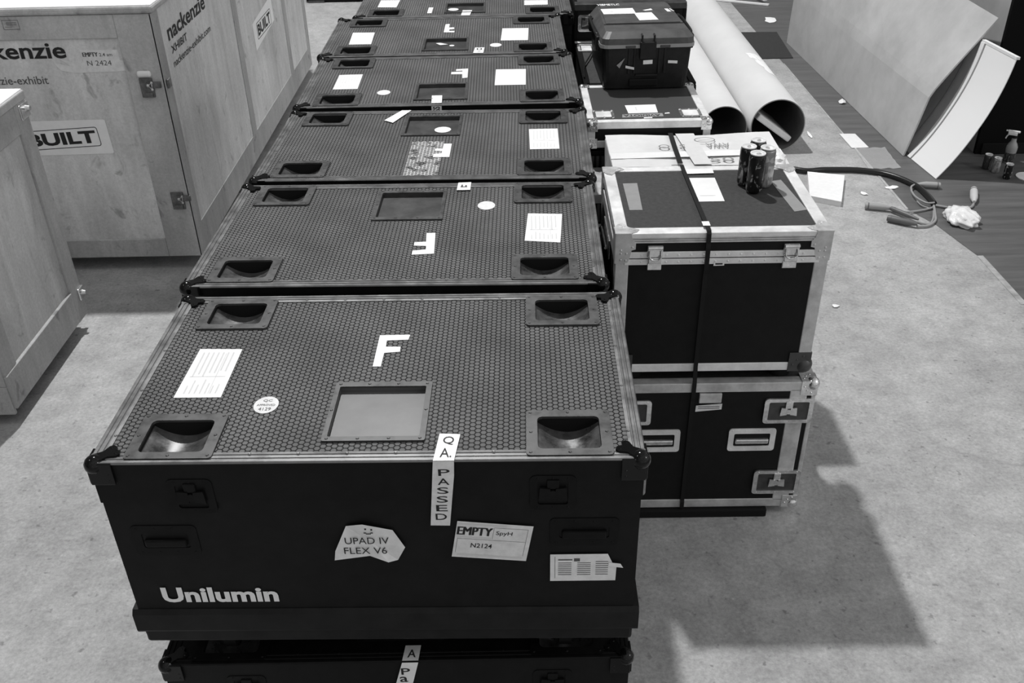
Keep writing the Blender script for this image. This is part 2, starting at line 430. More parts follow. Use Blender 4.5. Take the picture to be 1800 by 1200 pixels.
def rivet(mb, p, axis='z', r=0.0045, h=0.002):
    p = Vector(p); d = {'z': Vector((0,0,1)), '-y': Vector((0,-1,0)), 'x': Vector((1,0,0)), '-x': Vector((-1,0,0)), 'y': Vector((0,1,0))}[axis]
    mb.cyl(p, p+d*h, r, r*0.6, n=8)

# ------------------------------------------------------------------ the setting
mb = MB(); mb.quad((-16,-12,0),(20,-12,0),(20,26,0),(-16,26,0))
fl = mb.build('floor', M['concrete']); fl['kind'] = 'structure'; fl['label'] = 'worn pale grey concrete hall floor'
mb = MB(); mb.add([(3.60,26,0.002),(3.64,10.0,0.002),(3.655,7.7,0.002),(3.655,5.0,0.002),(3.66,4.3,0.002),(3.76,4.05,0.002),(3.85,3.60,0.002),(3.875,3.0,0.002),(3.95,-3,0.002),(20,-3,0.002),(20,26,0.002)], [tuple(range(11))])
fv = mb.build('floor_covering', M['vinyl']); fv['kind'] = 'structure'; fv['label'] = 'dark vinyl floor covering on the right'
mb = MB()
for a, b in (((3.655,7.7),(3.655,4.9)),((3.655,4.9),(3.66,4.3)),((3.85,3.6),(3.875,3.0)),((3.875,3.0),(3.95,-3))):
    mb.box((a[0]-0.006, b[1], 0.0), (b[0]+0.006, a[1], 0.004))
tr = mb.build('trim_1', M['silver_dull']); tr['kind'] = 'structure'; tr['label'] = 'thin pale seam strip at the edge of the dark covering'

# ------------------------------------------------------------------ honeycomb flight case
CW, CD, CT, CB = 1.25, 0.745, 0.74, 0.144     # width, depth, top height, underside of the body
def cx(x): return x-CW/2
def cy(y): return y-CD/2
DISHES = [(0.077, 0.277, 0.012, 0.178), (0.983, 1.179, 0.012, 0.178), (0.080, 0.279, 0.563, 0.722), (0.985, 1.185, 0.563, 0.722)]
LDISH = (0.513, 0.752, 0.070, 0.304)

def grid_with_holes(x0, x1, y0, y1, holes, z):
    xs = sorted({x0, x1, *[h[0] for h in holes], *[h[1] for h in holes]}); ys = sorted({y0, y1, *[h[2] for h in holes], *[h[3] for h in holes]})
    mb = MB(); idx = {}
    def V(i, j):
        if (i, j) not in idx: idx[(i, j)] = len(mb.v); mb.v.append((xs[i], ys[j], z))
        return idx[(i, j)]
    for i in range(len(xs)-1):
        for j in range(len(ys)-1):
            mx, my = (xs[i]+xs[i+1])/2, (ys[j]+ys[j+1])/2
            if any(h[0] < mx < h[1] and h[2] < my < h[3] for h in holes): continue
            mb.f.append((V(i,j), V(i+1,j), V(i+1,j+1), V(i,j+1))); mb.sm.append(False)
    return mb

RIDGE = [(0,-0.005),(0,-0.003),(0.003,0.0),(0.010,0.0),(0.0115,-0.0022),(0.0145,-0.0022),(0.016,0),(0.022,0),(0.0235,-0.0022),(0.0265,-0.0022),(0.028,0),(0.036,-0.0005),(0.0365,-0.006)]
def trim_x(y, inward, x0, x1, z):      # bar along x; profile grows from y towards inward (+1/-1)
    mb = MB(); n = len(RIDGE); pts = [(y+inward*u, z+h) for u, h in RIDGE]
    mb.add([(x0, a, b) for a, b in pts]+[(x1, a, b) for a, b in pts], [(i, i+1, n+i+1, n+i) for i in range(n-1)]+[tuple(range(n)), tuple(range(2*n-1, n-1, -1))]); return mb
def trim_y(x, inward, y0, y1, z):
    mb = MB(); n = len(RIDGE); pts = [(x+inward*u, z+h) for u, h in RIDGE]
    mb.add([(a, y0, b) for a, b in pts]+[(a, y1, b) for a, b in pts], [(i, i+1, n+i+1, n+i) for i in range(n-1)]+[tuple(range(n)), tuple(range(2*n-1, n-1, -1))]); return mb

def recessed_handle_y(x0, x1, z0, z1, y, face, parent, mplate, mgrip, depth=0.03):
    """recessed grip on a face whose outward normal is face*y"""
    f = face
    pl = MB().ring(rrect(x0, x1, z0, z1, 0.012), rrect(x0+0.022, x1-0.022, z0+0.024, z1-0.024, 0.006), y-0.004*f, y+0.004*f, 'y')
    for i in range(4):
        for zz in (z0+0.010, z1-0.010): rivet(pl, (x0+0.014+(x1-x0-0.028)*i/3, y+0.003*f, zz), 'y' if f > 0 else '-y', 0.004)
    h = pl.build('handle', mplate, parent)
    cup = MB(); a, b, c, d = x0+0.022, x1-0.022, z0+0.024, z1-0.024; yy = y-depth*f; y1 = y+0.0005*f
    cup.quad((a,yy,c),(b,yy,c),(b,yy,d),(a,yy,d)); cup.quad((a,y1,c),(b,y1,c),(b,yy,c),(a,yy,c)); cup.quad((a,y1,d),(a,yy,d),(b,yy,d),(b,y1,d))
    cup.quad((a,y1,c),(a,yy,c),(a,yy,d),(a,y1,d)); cup.quad((b,y1,c),(b,y1,d),(b,yy,d),(b,yy,c))
    cup.build('cup', M['rubber'], h)
    gz = (c+d)/2-0.004
    MB().box((a+0.006, y-0.012, gz-0.012) if f < 0 else (a+0.006, y-0.004, gz-0.012), (b-0.006, y+0.004, gz+0.010) if f < 0 else (b-0.006, y+0.012, gz+0.010), 0.004).build('grip', mgrip, h)
    return h

def butterfly_latch_y(x0, x1, z0, z1, y, face, parent, mplate, mwing):
    f = face
    pl = MB().ring(rrect(x0, x1, z0, z1, 0.014), rrect(x0+0.018, x1-0.018, z0+0.016, z1-0.016, 0.006), y-0.004*f, y+0.004*f, 'y')
    for i in range(3):
        for zz in (z0+0.008, z1-0.008): rivet(pl, (x0+0.018+(x1-x0-0.036)*i/2, y+0.003*f, zz), 'y' if f > 0 else '-y', 0.0035)
    l = pl.build('latch', mplate, parent)
    a, b, c, d = x0+0.018, x1-0.018, z0+0.016, z1-0.016; yy = y-0.004*f
    MB().box((a, min(yy, yy+0.004*f), c), (b, max(yy, yy+0.004*f), d)).build('dish', M['rubber'] if mplate is not M['chrome'] else M['plate'], l)
    xm, zm = (a+b)/2, (c+d)/2
    w = MB()
    w.cyl((xm, y-0.002*f, zm), (xm, y+0.010*f, zm), 0.013, 0.011, n=14)
    for sgn in (-1, 1):
        w.add([(xm+sgn*0.006, y+0.004*f, zm+0.016), (xm+sgn*0.030, y+0.005*f, zm+0.020), (xm+sgn*0.033, y+0.005*f, zm-0.018), (xm+sgn*0.006, y+0.004*f, zm-0.014),
               (xm+sgn*0.006, y+0.010*f, zm+0.016), (xm+sgn*0.030, y+0.011*f, zm+0.020), (xm+sgn*0.033, y+0.011*f, zm-0.018), (xm+sgn*0.006, y+0.010*f, zm-0.014)],
              [(0,1,2,3),(4,7,6,5),(0,4,5,1),(1,5,6,2),(2,6,7,3),(3,7,4,0)])
    w.box((xm-0.014, min(y, y+0.008*f), zm+0.014), (xm+0.014, max(y, y+0.008*f), d+0.004), 0.002)
    w.build('wing', mwing, l)
    return l

def case_corner(sx, sy, top=True):
    """black ball corner: ball, a diagonal bracket arm on top, two side flaps"""
    mb = MB(); X, Y = sx*CW/2, sy*CD/2; Z = CT if top else CB+0.05
    k = 1 if top else -1
    mb.sphere((X-sx*0.012, Y-sy*0.012, Z-k*0.012), 0.023, 16)
    if top:
        d = Vector((-sx, -sy*0.75, 0)).normalized(); s = Vector((-d.y, d.x, 0))
        o = Vector((X-sx*0.012, Y-sy*0.012, 0))
        pts = [o+s*0.016, o+d*0.028+s*0.012, o+d*0.044+s*0.021, o+d*0.054+s*0.020, o+d*0.058+s*0.010, o+d*0.050, o+d*0.058-s*0.010, o+d*0.054-s*0.020, o+d*0.044-s*0.021, o+d*0.028-s*0.012, o-s*0.016]
        mb.prism([(p.x, p.y) for p in pts], CT-0.004, CT+0.0045)
        for q in (0.047,):
            for t in (-0.013, 0.013): rivet(mb, o+d*q+s*t+Vector((0, 0, CT+0.004)), 'z', 0.0035, 0.0025)
    xa, xb = sorted((X, X-sx*0.055)); ya, yb = sorted((Y, Y-sy*0.055)); za, zb = (Z-0.06, Z) if top else (Z, Z+0.05)
    mb.box((xa, min(Y, Y+sy*0.003)-0.001, za), (xb, max(Y, Y+sy*0.003)+0.001, zb), 0.0015)
    mb.box((min(X, X+sx*0.003)-0.001, ya, za), (max(X, X+sx*0.003)+0.001, yb, zb), 0.0015)
    for zz in (za+0.012, za+0.028): rivet(mb, (X-sx*0.045, Y+sy*0.003, zz), 'y' if sy > 0 else '-y', 0.0035)
    return mb

def make_flight_case(hexm, dishm):
    root = empty('flight_case', (0,0,0), 0, 'x', 'flight case')
    T = CT
    b = MB(); x0, x1, y0, y1 = cx(0.006), cx(CW-0.006), cy(0.006), cy(CD-0.006)
    # body: open-topped shell so that the dishes can sink in
    z0, z1 = CB+0.03, T-0.121
    b.add([(x0,y0,z0),(x1,y0,z0),(x1,y1,z0),(x0,y1,z0),(x0,y0,z1),(x1,y0,z1),(x1,y1,z1),(x0,y1,z1)], [(0,3,2,1),(0,1,5,4),(1,2,6,5),(2,3,7,6),(3,0,4,7)])
    b.build('body', M['laminate'], root)
    l = MB(); e = 0.003; z0, z1 = T-0.119, T-0.006
    l.add([(x0-e,y0-e,z0),(x1+e,y0-e,z0),(x1+e,y1+e,z0),(x0-e,y1+e,z0),(x0-e,y0-e,z1),(x1+e,y0-e,z1),(x1+e,y1+e,z1),(x0-e,y1+e,z1)], [(0,3,2,1),(0,1,5,4),(1,2,6,5),(2,3,7,6),(3,0,4,7)])
    l.build('lid', M['lid'], root)
    holes = []
    for d in DISHES: holes.append((cx(d[0])+0.012, cx(d[1])-0.012, cy(d[2])+0.012, cy(d[3])-0.012))
    holes.append((cx(LDISH[0])+0.006, cx(LDISH[1])-0.006, cy(LDISH[2])+0.006, cy(LDISH[3])-0.006))
    grid_with_holes(cx(0.03), cx(CW-0.03), cy(0.03), cy(CD-0.03), holes, T-0.003).build('top_panel', hexm, root)
    # ridged edging; the front and rear bars step round the dishes
    for y, s in ((0, 1), (CD, -1)):
        t = trim_x(cy(y), s, cx(0.0), cx(CW), T)
        for xx in (0.36, 0.47, 0.58, 0.69, 0.80, 0.91): rivet(t, (cx(xx), cy(y)+s*0.030, T), 'z', 0.0042, 0.0015)
        t.build('edge_trim', M['alu_dark'], root)
    for x, s in ((0, 1), (CW, -1)):
        t = trim_y(cx(x), s, cy(0.036), cy(CD-0.036), T)
        for k in range(4): rivet(t, (cx(x)+s*0.032, cy(0.10+k*0.18), T), 'z', 0.0042, 0.0015)
        t.build('edge_trim', M['alu_dark'], root)
    for sx in (-1, 1):
        for sy in (-1, 1):
            case_corner(sx, sy, True).build('corner_ball', M['gloss'], root)
    for i, d in enumerate(DISHES):
        a, c, e0, f0 = cx(d[0]), cx(d[1]), cy(d[2]), cy(d[3])
        ia, ic, ie, iff = a+0.026, c-0.026, e0+0.023, f0-0.025
        ring = MB().ring(rrect(a, c, e0, f0, 0.010), rrect(ia, ic, ie, iff, 0.012), T-0.004, T+0.003)
        for px in (a+0.010, (a+c)/2, c-0.010):
            for py in (e0+0.010, f0-0.010): rivet(ring, (px, py, T+0.003), 'z', 0.0042)
        for px in (a+0.011, c-0.011): rivet(ring, (px, (e0+f0)/2, T+0.003), 'z', 0.0042)
        o = ring.build('caster_dish', M['plate'], root)
        # concave bowl: cylinder with its axis along y, flat walls front and back
        bw = MB(); n = 14; vs = []; top = T-0.003
        for k in range(n+1):
            u = k/n; x = ia+(ic-ia)*u; z = top-0.010-0.030*(1-(2*u-1)**2)
            vs += [(x, iff, z), (x, ie, z), (x, iff, top), (x, ie, top)]
        bw.add(vs, [(4*k, 4*k+1, 4*k+5, 4*k+4) for k in range(n)], True)
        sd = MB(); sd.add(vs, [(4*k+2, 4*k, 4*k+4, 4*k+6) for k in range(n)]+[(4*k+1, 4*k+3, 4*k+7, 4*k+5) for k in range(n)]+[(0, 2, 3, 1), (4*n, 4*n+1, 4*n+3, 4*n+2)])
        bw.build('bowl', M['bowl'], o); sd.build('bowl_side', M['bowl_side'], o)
    a, c, e0, f0 = cx(LDISH[0]), cx(LDISH[1]), cy(LDISH[2]), cy(LDISH[3])
    ring = MB().ring(rrect(a, c, e0, f0, 0.006), rrect(a+0.012, c-0.014, e0+0.016, f0-0.020, 0.004), T-0.004, T+0.0025)
    for k in range(4):
        for py in (e0+0.008, f0-0.010): rivet(ring, (a+0.012+(c-a-0.024)*k/3, py, T+0.0025), 'z', 0.0042)
    for px in (a+0.006, c-0.007): rivet(ring, (px, (e0+f0)/2, T+0.0025), 'z', 0.0042)
    o = ring.build('label_dish', M['plate'], root)
    pn = MB(); a1, c1, e1, f1 = a+0.012, c-0.014, e0+0.016, f0-0.020; zt, zb = T-0.002, T-0.014
    pn.quad((a1,e1,zb),(c1,e1,zb),(c1,f1,zb),(a1,f1,zb))
    pn.quad((a1,e1,zt),(a1,e1,zb),(a1,f1,zb),(a1,f1,zt)); pn.quad((c1,e1,zt),(c1,f1,zt),(c1,f1,zb),(c1,e1,zb))
    pn.quad((a1,f1,zt),(a1,f1,zb),(c1,f1,zb),(c1,f1,zt)); pn.quad((a1,e1,zt),(c1,e1,zt),(c1,e1,zb),(a1,e1,zb))
    pn.build('plate', dishm, o)
    # base: proud rail and lower skirt
    zr0, zr1 = T-0.550, T-0.475
    sk = MB(); sk.prism([(cy(-0.005), zr0+0.008), (cy(-0.005), zr1-0.012), (cy(0.004), zr1), (cy(CD-0.004), zr1), (cy(CD+0.005), zr1-0.012), (cy(CD+0.005), zr0+0.008), (cy(CD+0.002), zr0), (cy(-0.002), zr0)], cx(-0.008), cx(CW+0.008), 'x')
    sk.build('base_rail', M['skirt'], root)
    MB().box((cx(0.004), cy(0.004), CB), (cx(CW-0.004), cy(CD-0.004), zr0+0.001), 0.008).build('base_skirt', M['skirt'], root)
    MB().box((cx(0.295), cy(0.11), 0.034), (cx(CW-0.285), cy(CD-0.11), CB+0.002)).build('plinth', M['rubber'], root)  # added block that keeps light out of the gap between stacked cases
    for f, y in ((-1, cy(0.005)), (1, cy(CD-0.005))):
        butterfly_latch_y(cx(0.165), cx(0.270), T-0.152, T-0.050, y, f, root, M['blackmetal'], M['blackmetal'])
        butterfly_latch_y(cx(0.990), cx(1.095), T-0.150, T-0.048, y, f, root, M['blackmetal'], M['blackmetal'])
    for f, y in ((-1, cy(0.008)), (1, cy(CD-0.008))):
        recessed_handle_y(cx(0.050), cx(0.205), T-0.288, T-0.193, y, f, root, M['blackmetal'], M['blackmetal'])
        recessed_handle_y(cx(1.036), cx(1.197), T-0.266, T-0.180, y, f, root, M['blackmetal'], M['blackmetal'])
    for d in DISHES:
        x, y = (cx(d[0])+cx(d[1]))/2, (cy(d[2])+cy(d[3]))/2
        fk = MB().box((x-0.045, y-0.04, CB-0.008), (x+0.045, y+0.04, CB+0.001))
        for s in (-1, 1): fk.box((x+s*0.022-0.003, y-0.022, 0.03), (x+s*0.022+0.003, y+0.022, CB-0.007))
        fk.cyl((x-0.026, y, 0.047), (x+0.026, y, 0.047), 0.006, n=8)
        c = fk.build('caster', M['blackmetal'], root)
        MB().cyl((x-0.016, y, 0.047), (x+0.016, y, 0.047), 0.045, n=24).build('wheel', M['rubber'], c)
    return root

# fitted positions: front left corner and heading of each case, top at 1.453
CASES = [((-0.0134, -0.0231), -0.0153, False), ((-0.0298, 0.7801), -0.0210, True), ((-0.0031, 1.5645), -0.0235, True),
         ((0.0086, 2.3600), 0.0025, False), ((-0.0116, 3.1315), -0.0002, False), ((0.0639, 3.8959), -0.0006, False)]
LAB_UP = ['nearest black flight case, upright white F on its lid, QA PASSED tape down its front',
          'second upper flight case from the front, upside down F and round sticker beside its dish',
          'third upper flight case from the front, pale worn patch beside its upside down F',
          'fourth upper flight case from the front, two white sheets and tape below its dish',
          'fifth upper flight case from the front, white sheets left and right, small drawn tag',
          'farthest upper flight case of the row, cut off by the top of the photo']
LAB_DN = ['black flight case under the nearest case, handwritten tape hanging down its front',
          'black flight case on the floor under the second case of the row', 'black flight case on the floor under the third case of the row',
          'black flight case on the floor under the fourth case of the row', 'black flight case on the floor under the fifth case of the row',
          'black flight case on the floor under the farthest case of the row']
proto = make_flight_case(M['hex'], M['dishplate'])
UP, DN = [], []
for i, ((px, py), a, flip) in enumerate(CASES):
    ce = Vector((px, py, 0))+Matrix.Rotation(a, 3, 'Z') @ Vector((CW/2, CD/2, 0))
    u = proto if i == 0 else copy_tree(proto)
    u.location = (ce.x, ce.y, 0.7132); u.rotation_euler = (0, 0, a+(PI if flip else 0))
    tag(u, LAB_UP[i], 'flight case', 'black honeycomb flight cases on top of the row'); UP.append(u)
    for ch in u.children:
        if ch.name.startswith('caster') and not ch.name.startswith('caster_dish'): ch.location.y = 0.0
    if i == 0:      # its wheels stand in the dishes of the case below, which sits a little askew
        for ch in u.children:
            if ch.name.startswith('caster') and not ch.name.startswith('caster_dish'): ch.location.y = 0.033
    d = copy_tree(proto)
    for ch in d.children:
        if ch.name.startswith('caster') and not ch.name.startswith('caster_dish'): ch.location.y = 0.0
    off = (-0.004, 0.0) if i == 0 else (random.uniform(-.006, .006), random.uniform(-.004, .004))
    d.location = (ce.x+off[0], ce.y+off[1], 0.0); d.rotation_euler = (0, 0, a+(PI if flip else 0))
    if i == 0: d.location = (0.6156, 0.3725, 0.0); d.rotation_euler = (0, 0, 0)
    if i in (1, 2): d.rotation_euler = (0, 0, -0.012+PI); d.location.y += 0.012 if i == 1 else 0.004
    tag(d, LAB_DN[i], 'flight case', 'black flight cases underneath the row'); DN.append(d)
for ch in DN[0].children:  # top painted black for the shade under the upper case; trims black too
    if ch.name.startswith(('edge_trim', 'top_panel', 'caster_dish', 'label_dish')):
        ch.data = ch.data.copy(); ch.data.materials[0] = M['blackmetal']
for i in (1, 2, 3, 4, 5):
    for ch in UP[i].children:
        if ch.name.startswith('label_dish'):
            for g in ch.children: g.data = g.data.copy(); g.data.materials[0] = M['dishworn']
for ch in UP[2].children:
    if ch.name.startswith('top_panel'): ch.data = ch.data.copy(); ch.data.materials[0] = M['hex_worn']

# --- what is stuck on each case (photo-side coordinates from the case's front left corner)
def top_frame(flip):   # plane on the lid in the case's own axes; photo-side u to the right, v away
    if flip: return frame((CW/2, CD/2, CT-0.003), (-1, 0, 0), (0, -1, 0))
    return frame((-CW/2, -CD/2, CT-0.003), (1, 0, 0), (0, 1, 0))
def front_frame(y=0.005): return frame((-CW/2, -CD/2+y-0.0005, CT), (1, 0, 0), (0, 0, 1))

def sheet(case, flip, q, lines=True, name='paper_label', m='paper'):
    fr = top_frame(flip)
    o = poly_on(q, fr, 0.0012).build(name, M[m], case, 'white printed sheet')
    if lines:
        # faint table print across the sheet
        u0 = sum(p[0] for p in q)/4; v0 = sum(p[1] for p in q)/4
        w = abs(q[1][0]-q[0][0]); h = abs(q[0][1]-q[3][1]); r = []
        for k in range(7):
            x = u0-w*0.36+k*w*0.115; r.append((x, x+w*0.03, v0-h*0.05+random.uniform(-.01, .02), v0+h*0.42))
            r.append((x, x+w*0.025, v0-h*0.42, v0-h*0.14+random.uniform(-.03, 0)))
        r.append((u0-w*0.4, u0+w*0.4, v0-h*0.09, v0-h*0.083)); r.append((u0+w*0.18, u0+w*0.19, v0-h*0.42, v0+h*0.4))
        bars_on(r, fr, 0.0016).build('print', M['print'], o)
    return o
def letter_f(case, flip, pts): return poly_on(pts, top_frame(flip), 0.0014).build('tape_letter', M['white_paint'], case, 'white tape letter F')
def round_sticker(case, flip, c, r=0.030, txt=False, lift=0.0012):
    o = poly_on(disc_pts(c, r, r*1.15), top_frame(flip), lift).build('round_sticker', M['paper_grey'], case, 'pale round sticker')
    return o

U = UP
sheet(U[0], False, [(0.123,0.469),(0.236,0.466),(0.236,0.250),(0.119,0.250)])
letter_f(U[0], False, [(0.592,0.377),(0.613,0.377),(0.614,0.440),(0.655,0.445),(0.654,0.469),(0.615,0.470),(0.614,0.500),(0.671,0.503),(0.674,0.528),(0.592,0.527)])
s = round_sticker(U[0], False, (0.355, 0.217)); lettering([('QC', 0.345, 0.367, 0.228, 0.238), ('APPROVED', 0.333, 0.377, 0.212, 0.220), ('4129', 0.340, 0.370, 0.194, 0.206)], top_frame(False), M['ink_grey'], s, lift=0.0018)
sheet(U[1], True, [(1.021,0.486),(1.135,0.478),(1.123,0.268),(1.010,0.283)])
letter_f(U[1], True, [(0.693,0.345),(0.722,0.345),(0.729,0.200),(0.660,0.194),(0.660,0.222),(0.701,0.229),(0.700,0.253),(0.661,0.256),(0.660,0.280),(0.697,0.283)])
round_sticker(U[1], True, (0.879, 0.553))
t = poly_on([(0.772,0.742),(0.818,0.745),(0.818,0.677),(0.770,0.676)], top_frame(True), 0.0050).build('tape_strip', M['paper'], U[1], 'white tape tag'); bars_on([(0.782,0.806,0.700,0.706),(0.784,0.790,0.700,0.722),(0.798,0.804,0.700,0.718)], top_frame(True), 0.0056).build('print', M['ink_grey'], t)
sheet(U[2], True, [(1.014,0.505),(1.130,0.508),(1.132,0.287),(1.018,0.284)])
letter_f(U[2], True, [(0.680,0.353),(0.711,0.353),(0.711,0.214),(0.648,0.214),(0.648,0.246),(0.679,0.252),(0.679,0.275),(0.650,0.280),(0.650,0.302),(0.679,0.302)])
poly_on(disc_pts((0.660, 0.540), 0.034), top_frame(True), -0.0095).build('round_sticker', M['paper_grey'], U[2], 'pale round sticker in the dish')
poly_on([(0.470,0.742),(0.512,0.742),(0.450,0.590),(0.410,0.620)], top_frame(True), 0.0048).build('tape_strip', M['paper'], U[2], 'slanting white tape strip')
sheet(U[3], False, [(0.132,0.467),(0.243,0.470),(0.245,0.251),(0.132,0.250)]); sheet(U[3], False, [(0.876,0.504),(1.019,0.500),(1.013,0.262),(0.871,0.263)], False)
letter_f(U[3], False, [(0.685,0.520),(0.742,0.526),(0.743,0.386),(0.719,0.379),(0.717,0.440),(0.664,0.442),(0.664,0.476),(0.716,0.480),(0.716,0.495),(0.685,0.492)])
round_sticker(U[3], False, (0.371, 0.191))
t = poly_on([(0.593,0.118),(0.639,0.118),(0.642,0.016),(0.597,0.016)], top_frame(False), 0.0065).build('tape_strip', M['paper'], U[3], 'white tape over the front edge')
t2 = poly_on([(0.597,-0.002),(0.642,-0.002),(0.640,-0.062),(0.598,-0.062)], front_frame(0.002)).build('tape_tail', M['paper'], t)
lettering([('PASS', 0.604, 0.634, -0.056, -0.008, 0.02, 90)], front_frame(0.002), M['ink'], t2)
sheet(U[4], False, [(0.114,0.453),(0.233,0.448),(0.240,0.222),(0.124,0.221)]); sheet(U[4], False, [(0.925,0.480),(1.067,0.477),(1.059,0.238),(0.916,0.241)], False)
round_sticker(U[4], False, (0.891, 0.157))
t = poly_on([(0.786,0.104),(0.834,0.102),(0.829,0.006),(0.778,0.008)], top_frame(False), 0.0050).build('tape_strip', M['paper'], U[4], 'white tape tag with drawn marks')
bars_on([(0.795,0.822,0.060,0.066),(0.795,0.801,0.060,0.090),(0.815,0.821,0.060,0.088),(0.795,0.822,0.085,0.090),(0.800,0.815,0.030,0.036)], top_frame(False), 0.0056).build('print', M['ink'], t)
letter_f(U[4], False, [(0.608,0.425),(0.665,0.419),(0.666,0.447),(0.636,0.450),(0.636,0.480),(0.662,0.487),(0.660,0.522),(0.632,0.520),(0.633,0.596),(0.610,0.590)])
poly_on([(0.575,0.250),(0.600,0.255),(0.640,0.225),(0.600,0.215)], top_frame(False), -0.009).build('tape_scrap', M['paper'], U[4]); poly_on(disc_pts((0.662,0.200), 0.013), top_frame(False), -0.009).build('tape_scrap', M['paper'], U[4])
sheet(U[5], False, [(0.112,0.422),(0.229,0.415),(0.222,0.240),(0.110,0.250)]); sheet(U[5], False, [(0.980,0.347),(1.120,0.340),(1.116,0.232),(0.978,0.230)], False)
poly_on(disc_pts((0.560, 0.205), 0.031), top_frame(False), -0.0095).build('round_sticker', M['paper_grey'], U[5], 'pale round sticker in the dish')
poly_on([(0.619,0.120),(0.674,0.118),(0.663,0.004),(0.613,0.004)], top_frame(False), 0.0050).build('tape_strip', M['paper'], U[5], 'white tape over the front edge')
poly_on([(0.416,0.217),(0.442,0.215),(0.440,0.081),(0.414,0.083)], top_frame(False), 0.0014).build('tape_strip', M['paper'], U[5], 'small white tape strip')

# nearest case: tape running over the edge, logo and papers on the front
FF = front_frame(0.005); FL = front_frame(-0.001)
t = poly_on([(0.784,0.094),(0.832,0.091),(0.823,-0.003),(0.776,-0.003)], top_frame(False), 0.0050).build('tape_strip', M['white_paint'], U[0], 'white QA PASSED tape')
lettering([('Q', 0.794, 0.819, 0.052, 0.082), ('A.', 0.790, 0.816, 0.008, 0.040)], top_frame(False), M['ink'], t, lift=0.0058)
FT = front_frame(-0.0035)
t2 = poly_on([(0.776,0.002),(0.823,0.002),(0.821,-0.040),(0.804,-0.191),(0.759,-0.190)], FT, 0.0008).build('tape_tail', M['paper_grey'], t)
lettering([(c, 0.786-k*0.0027, 0.812-k*0.0027, -0.040-k*0.0265, -0.021-k*0.0265, 0.004) for k, c in enumerate('PASSED')], FT, M['ink'], t2, lift=0.0014, join=True)
o = lettering([('Unilumin', 0.078, 0.366, -0.450, -0.398, 0.036)], FF, M['logo'], U[0], 'logo_lettering'); o['label'] = 'pale painted maker lettering'
pp = MB(); ol = [(0.521,-0.306),(0.527,-0.272),(0.560,-0.195),(0.599,-0.187),(0.668,-0.209),(0.694,-0.261),(0.673,-0.306),(0.650,-0.310),(0.607,-0.292)]
ctr = (0.61, -0.245); pp.add([(x, y, 0.004+0.004*(i % 2)) for i, (x, y) in enumerate(ol)]+[(ctr[0], ctr[1], 0.003)], [(i, (i+1) % 9, 9) for i in range(9)])
pp.xf(FF); t = pp.build('torn_label', M['paper_dim'], U[0], 'torn white label with black lettering')
lettering([('UPAD IV', 0.553, 0.657, -0.250, -0.229, 0.0), ('FLEX V6', 0.548, 0.650, -0.282, -0.261, 0.0)], FF, M['ink'], t, lift=0.0075)
bars_on([(0.603,0.607,-0.205,-0.200),(0.617,0.621,-0.207,-0.202),(0.605,0.617,-0.219,-0.216),(0.600,0.606,-0.216,-0.213),(0.616,0.622,-0.216,-0.213)], FF, 0.0075).build('doodle', M['ink'], t)
def skew(q):   # bilinear map of 0..1 onto a sheet whose corners are bl, br, tr, tl
    def f(u, v): return tuple((q[0][k]*(1-u)+q[1][k]*u)*(1-v)+(q[3][k]*(1-u)+q[2][k]*u)*v for k in (0, 1))
    return f
EQ = [(0.802,-0.297),(0.979,-0.314),(0.998,-0.202),(0.821,-0.183)]
t = poly_on(EQ, FF, 0.003).build('empty_label', M['paper_grey'], U[0], 'pale EMPTY label with handwriting')
EF = FF @ Matrix.Translation((0.802, -0.297, 0)) @ Matrix(((1, 0.17, 0, 0), (-0.096, 1, 0, 0), (0, 0, 1, 0), (0, 0, 0, 1)))
lettering([('EMPTY', 0.004, 0.084, 0.073, 0.098, -0.0014), ('SpyH', 0.094, 0.132, 0.075, 0.090, 0.005), ('N2124', 0.040, 0.090, 0.034, 0.048, 0.01)], EF, M['ink'], t, lift=0.0036)
bars_on([(0.003,0.115,0.104,0.109),(0.004,0.085,0.064,0.068),(0.012,0.165,0.006,0.012)], EF, 0.0034).build('print', M['print'], t)
bars_on([(0.006,0.167,0.0600,0.0608),(0.006,0.0068,0.016,0.062),(0.1662,0.167,0.016,0.100),(0.0870,0.0878,0.064,0.100),(0.088,0.167,0.0995,0.1003)], EF, 0.0034).build('ruling', M['ink_grey'], t)
t = poly_on([(1.037,-0.382),(1.195,-0.381),(1.196,-0.336),(1.186,-0.322),(1.174,-0.292),(1.037,-0.293)], FF, 0.003).build('shipping_label', M['paper_dim'], U[0], 'crinkled printed shipping label')
r = [(1.056,1.090,-0.3125,-0.3085),(1.094,1.108,-0.316,-0.306),(1.048,1.049,-0.372,-0.300)]
for k in range(7): r += [(1.056,1.088,-0.322-k*.0065,-0.320-k*.0065),(1.102,1.134,-0.322-k*.0065,-0.320-k*.0065),(1.146,1.176,-0.318-k*.0070,-0.316-k*.0070)]
bars_on(r, FF, 0.0036).build('print', M['ink_grey'], t)
poly_on([(1.178,-0.318),(1.205,-0.322),(1.212,-0.336),(1.200,-0.334),(1.176,-0.330)], FF, 0.006).build('torn_corner', M['paper'], t)
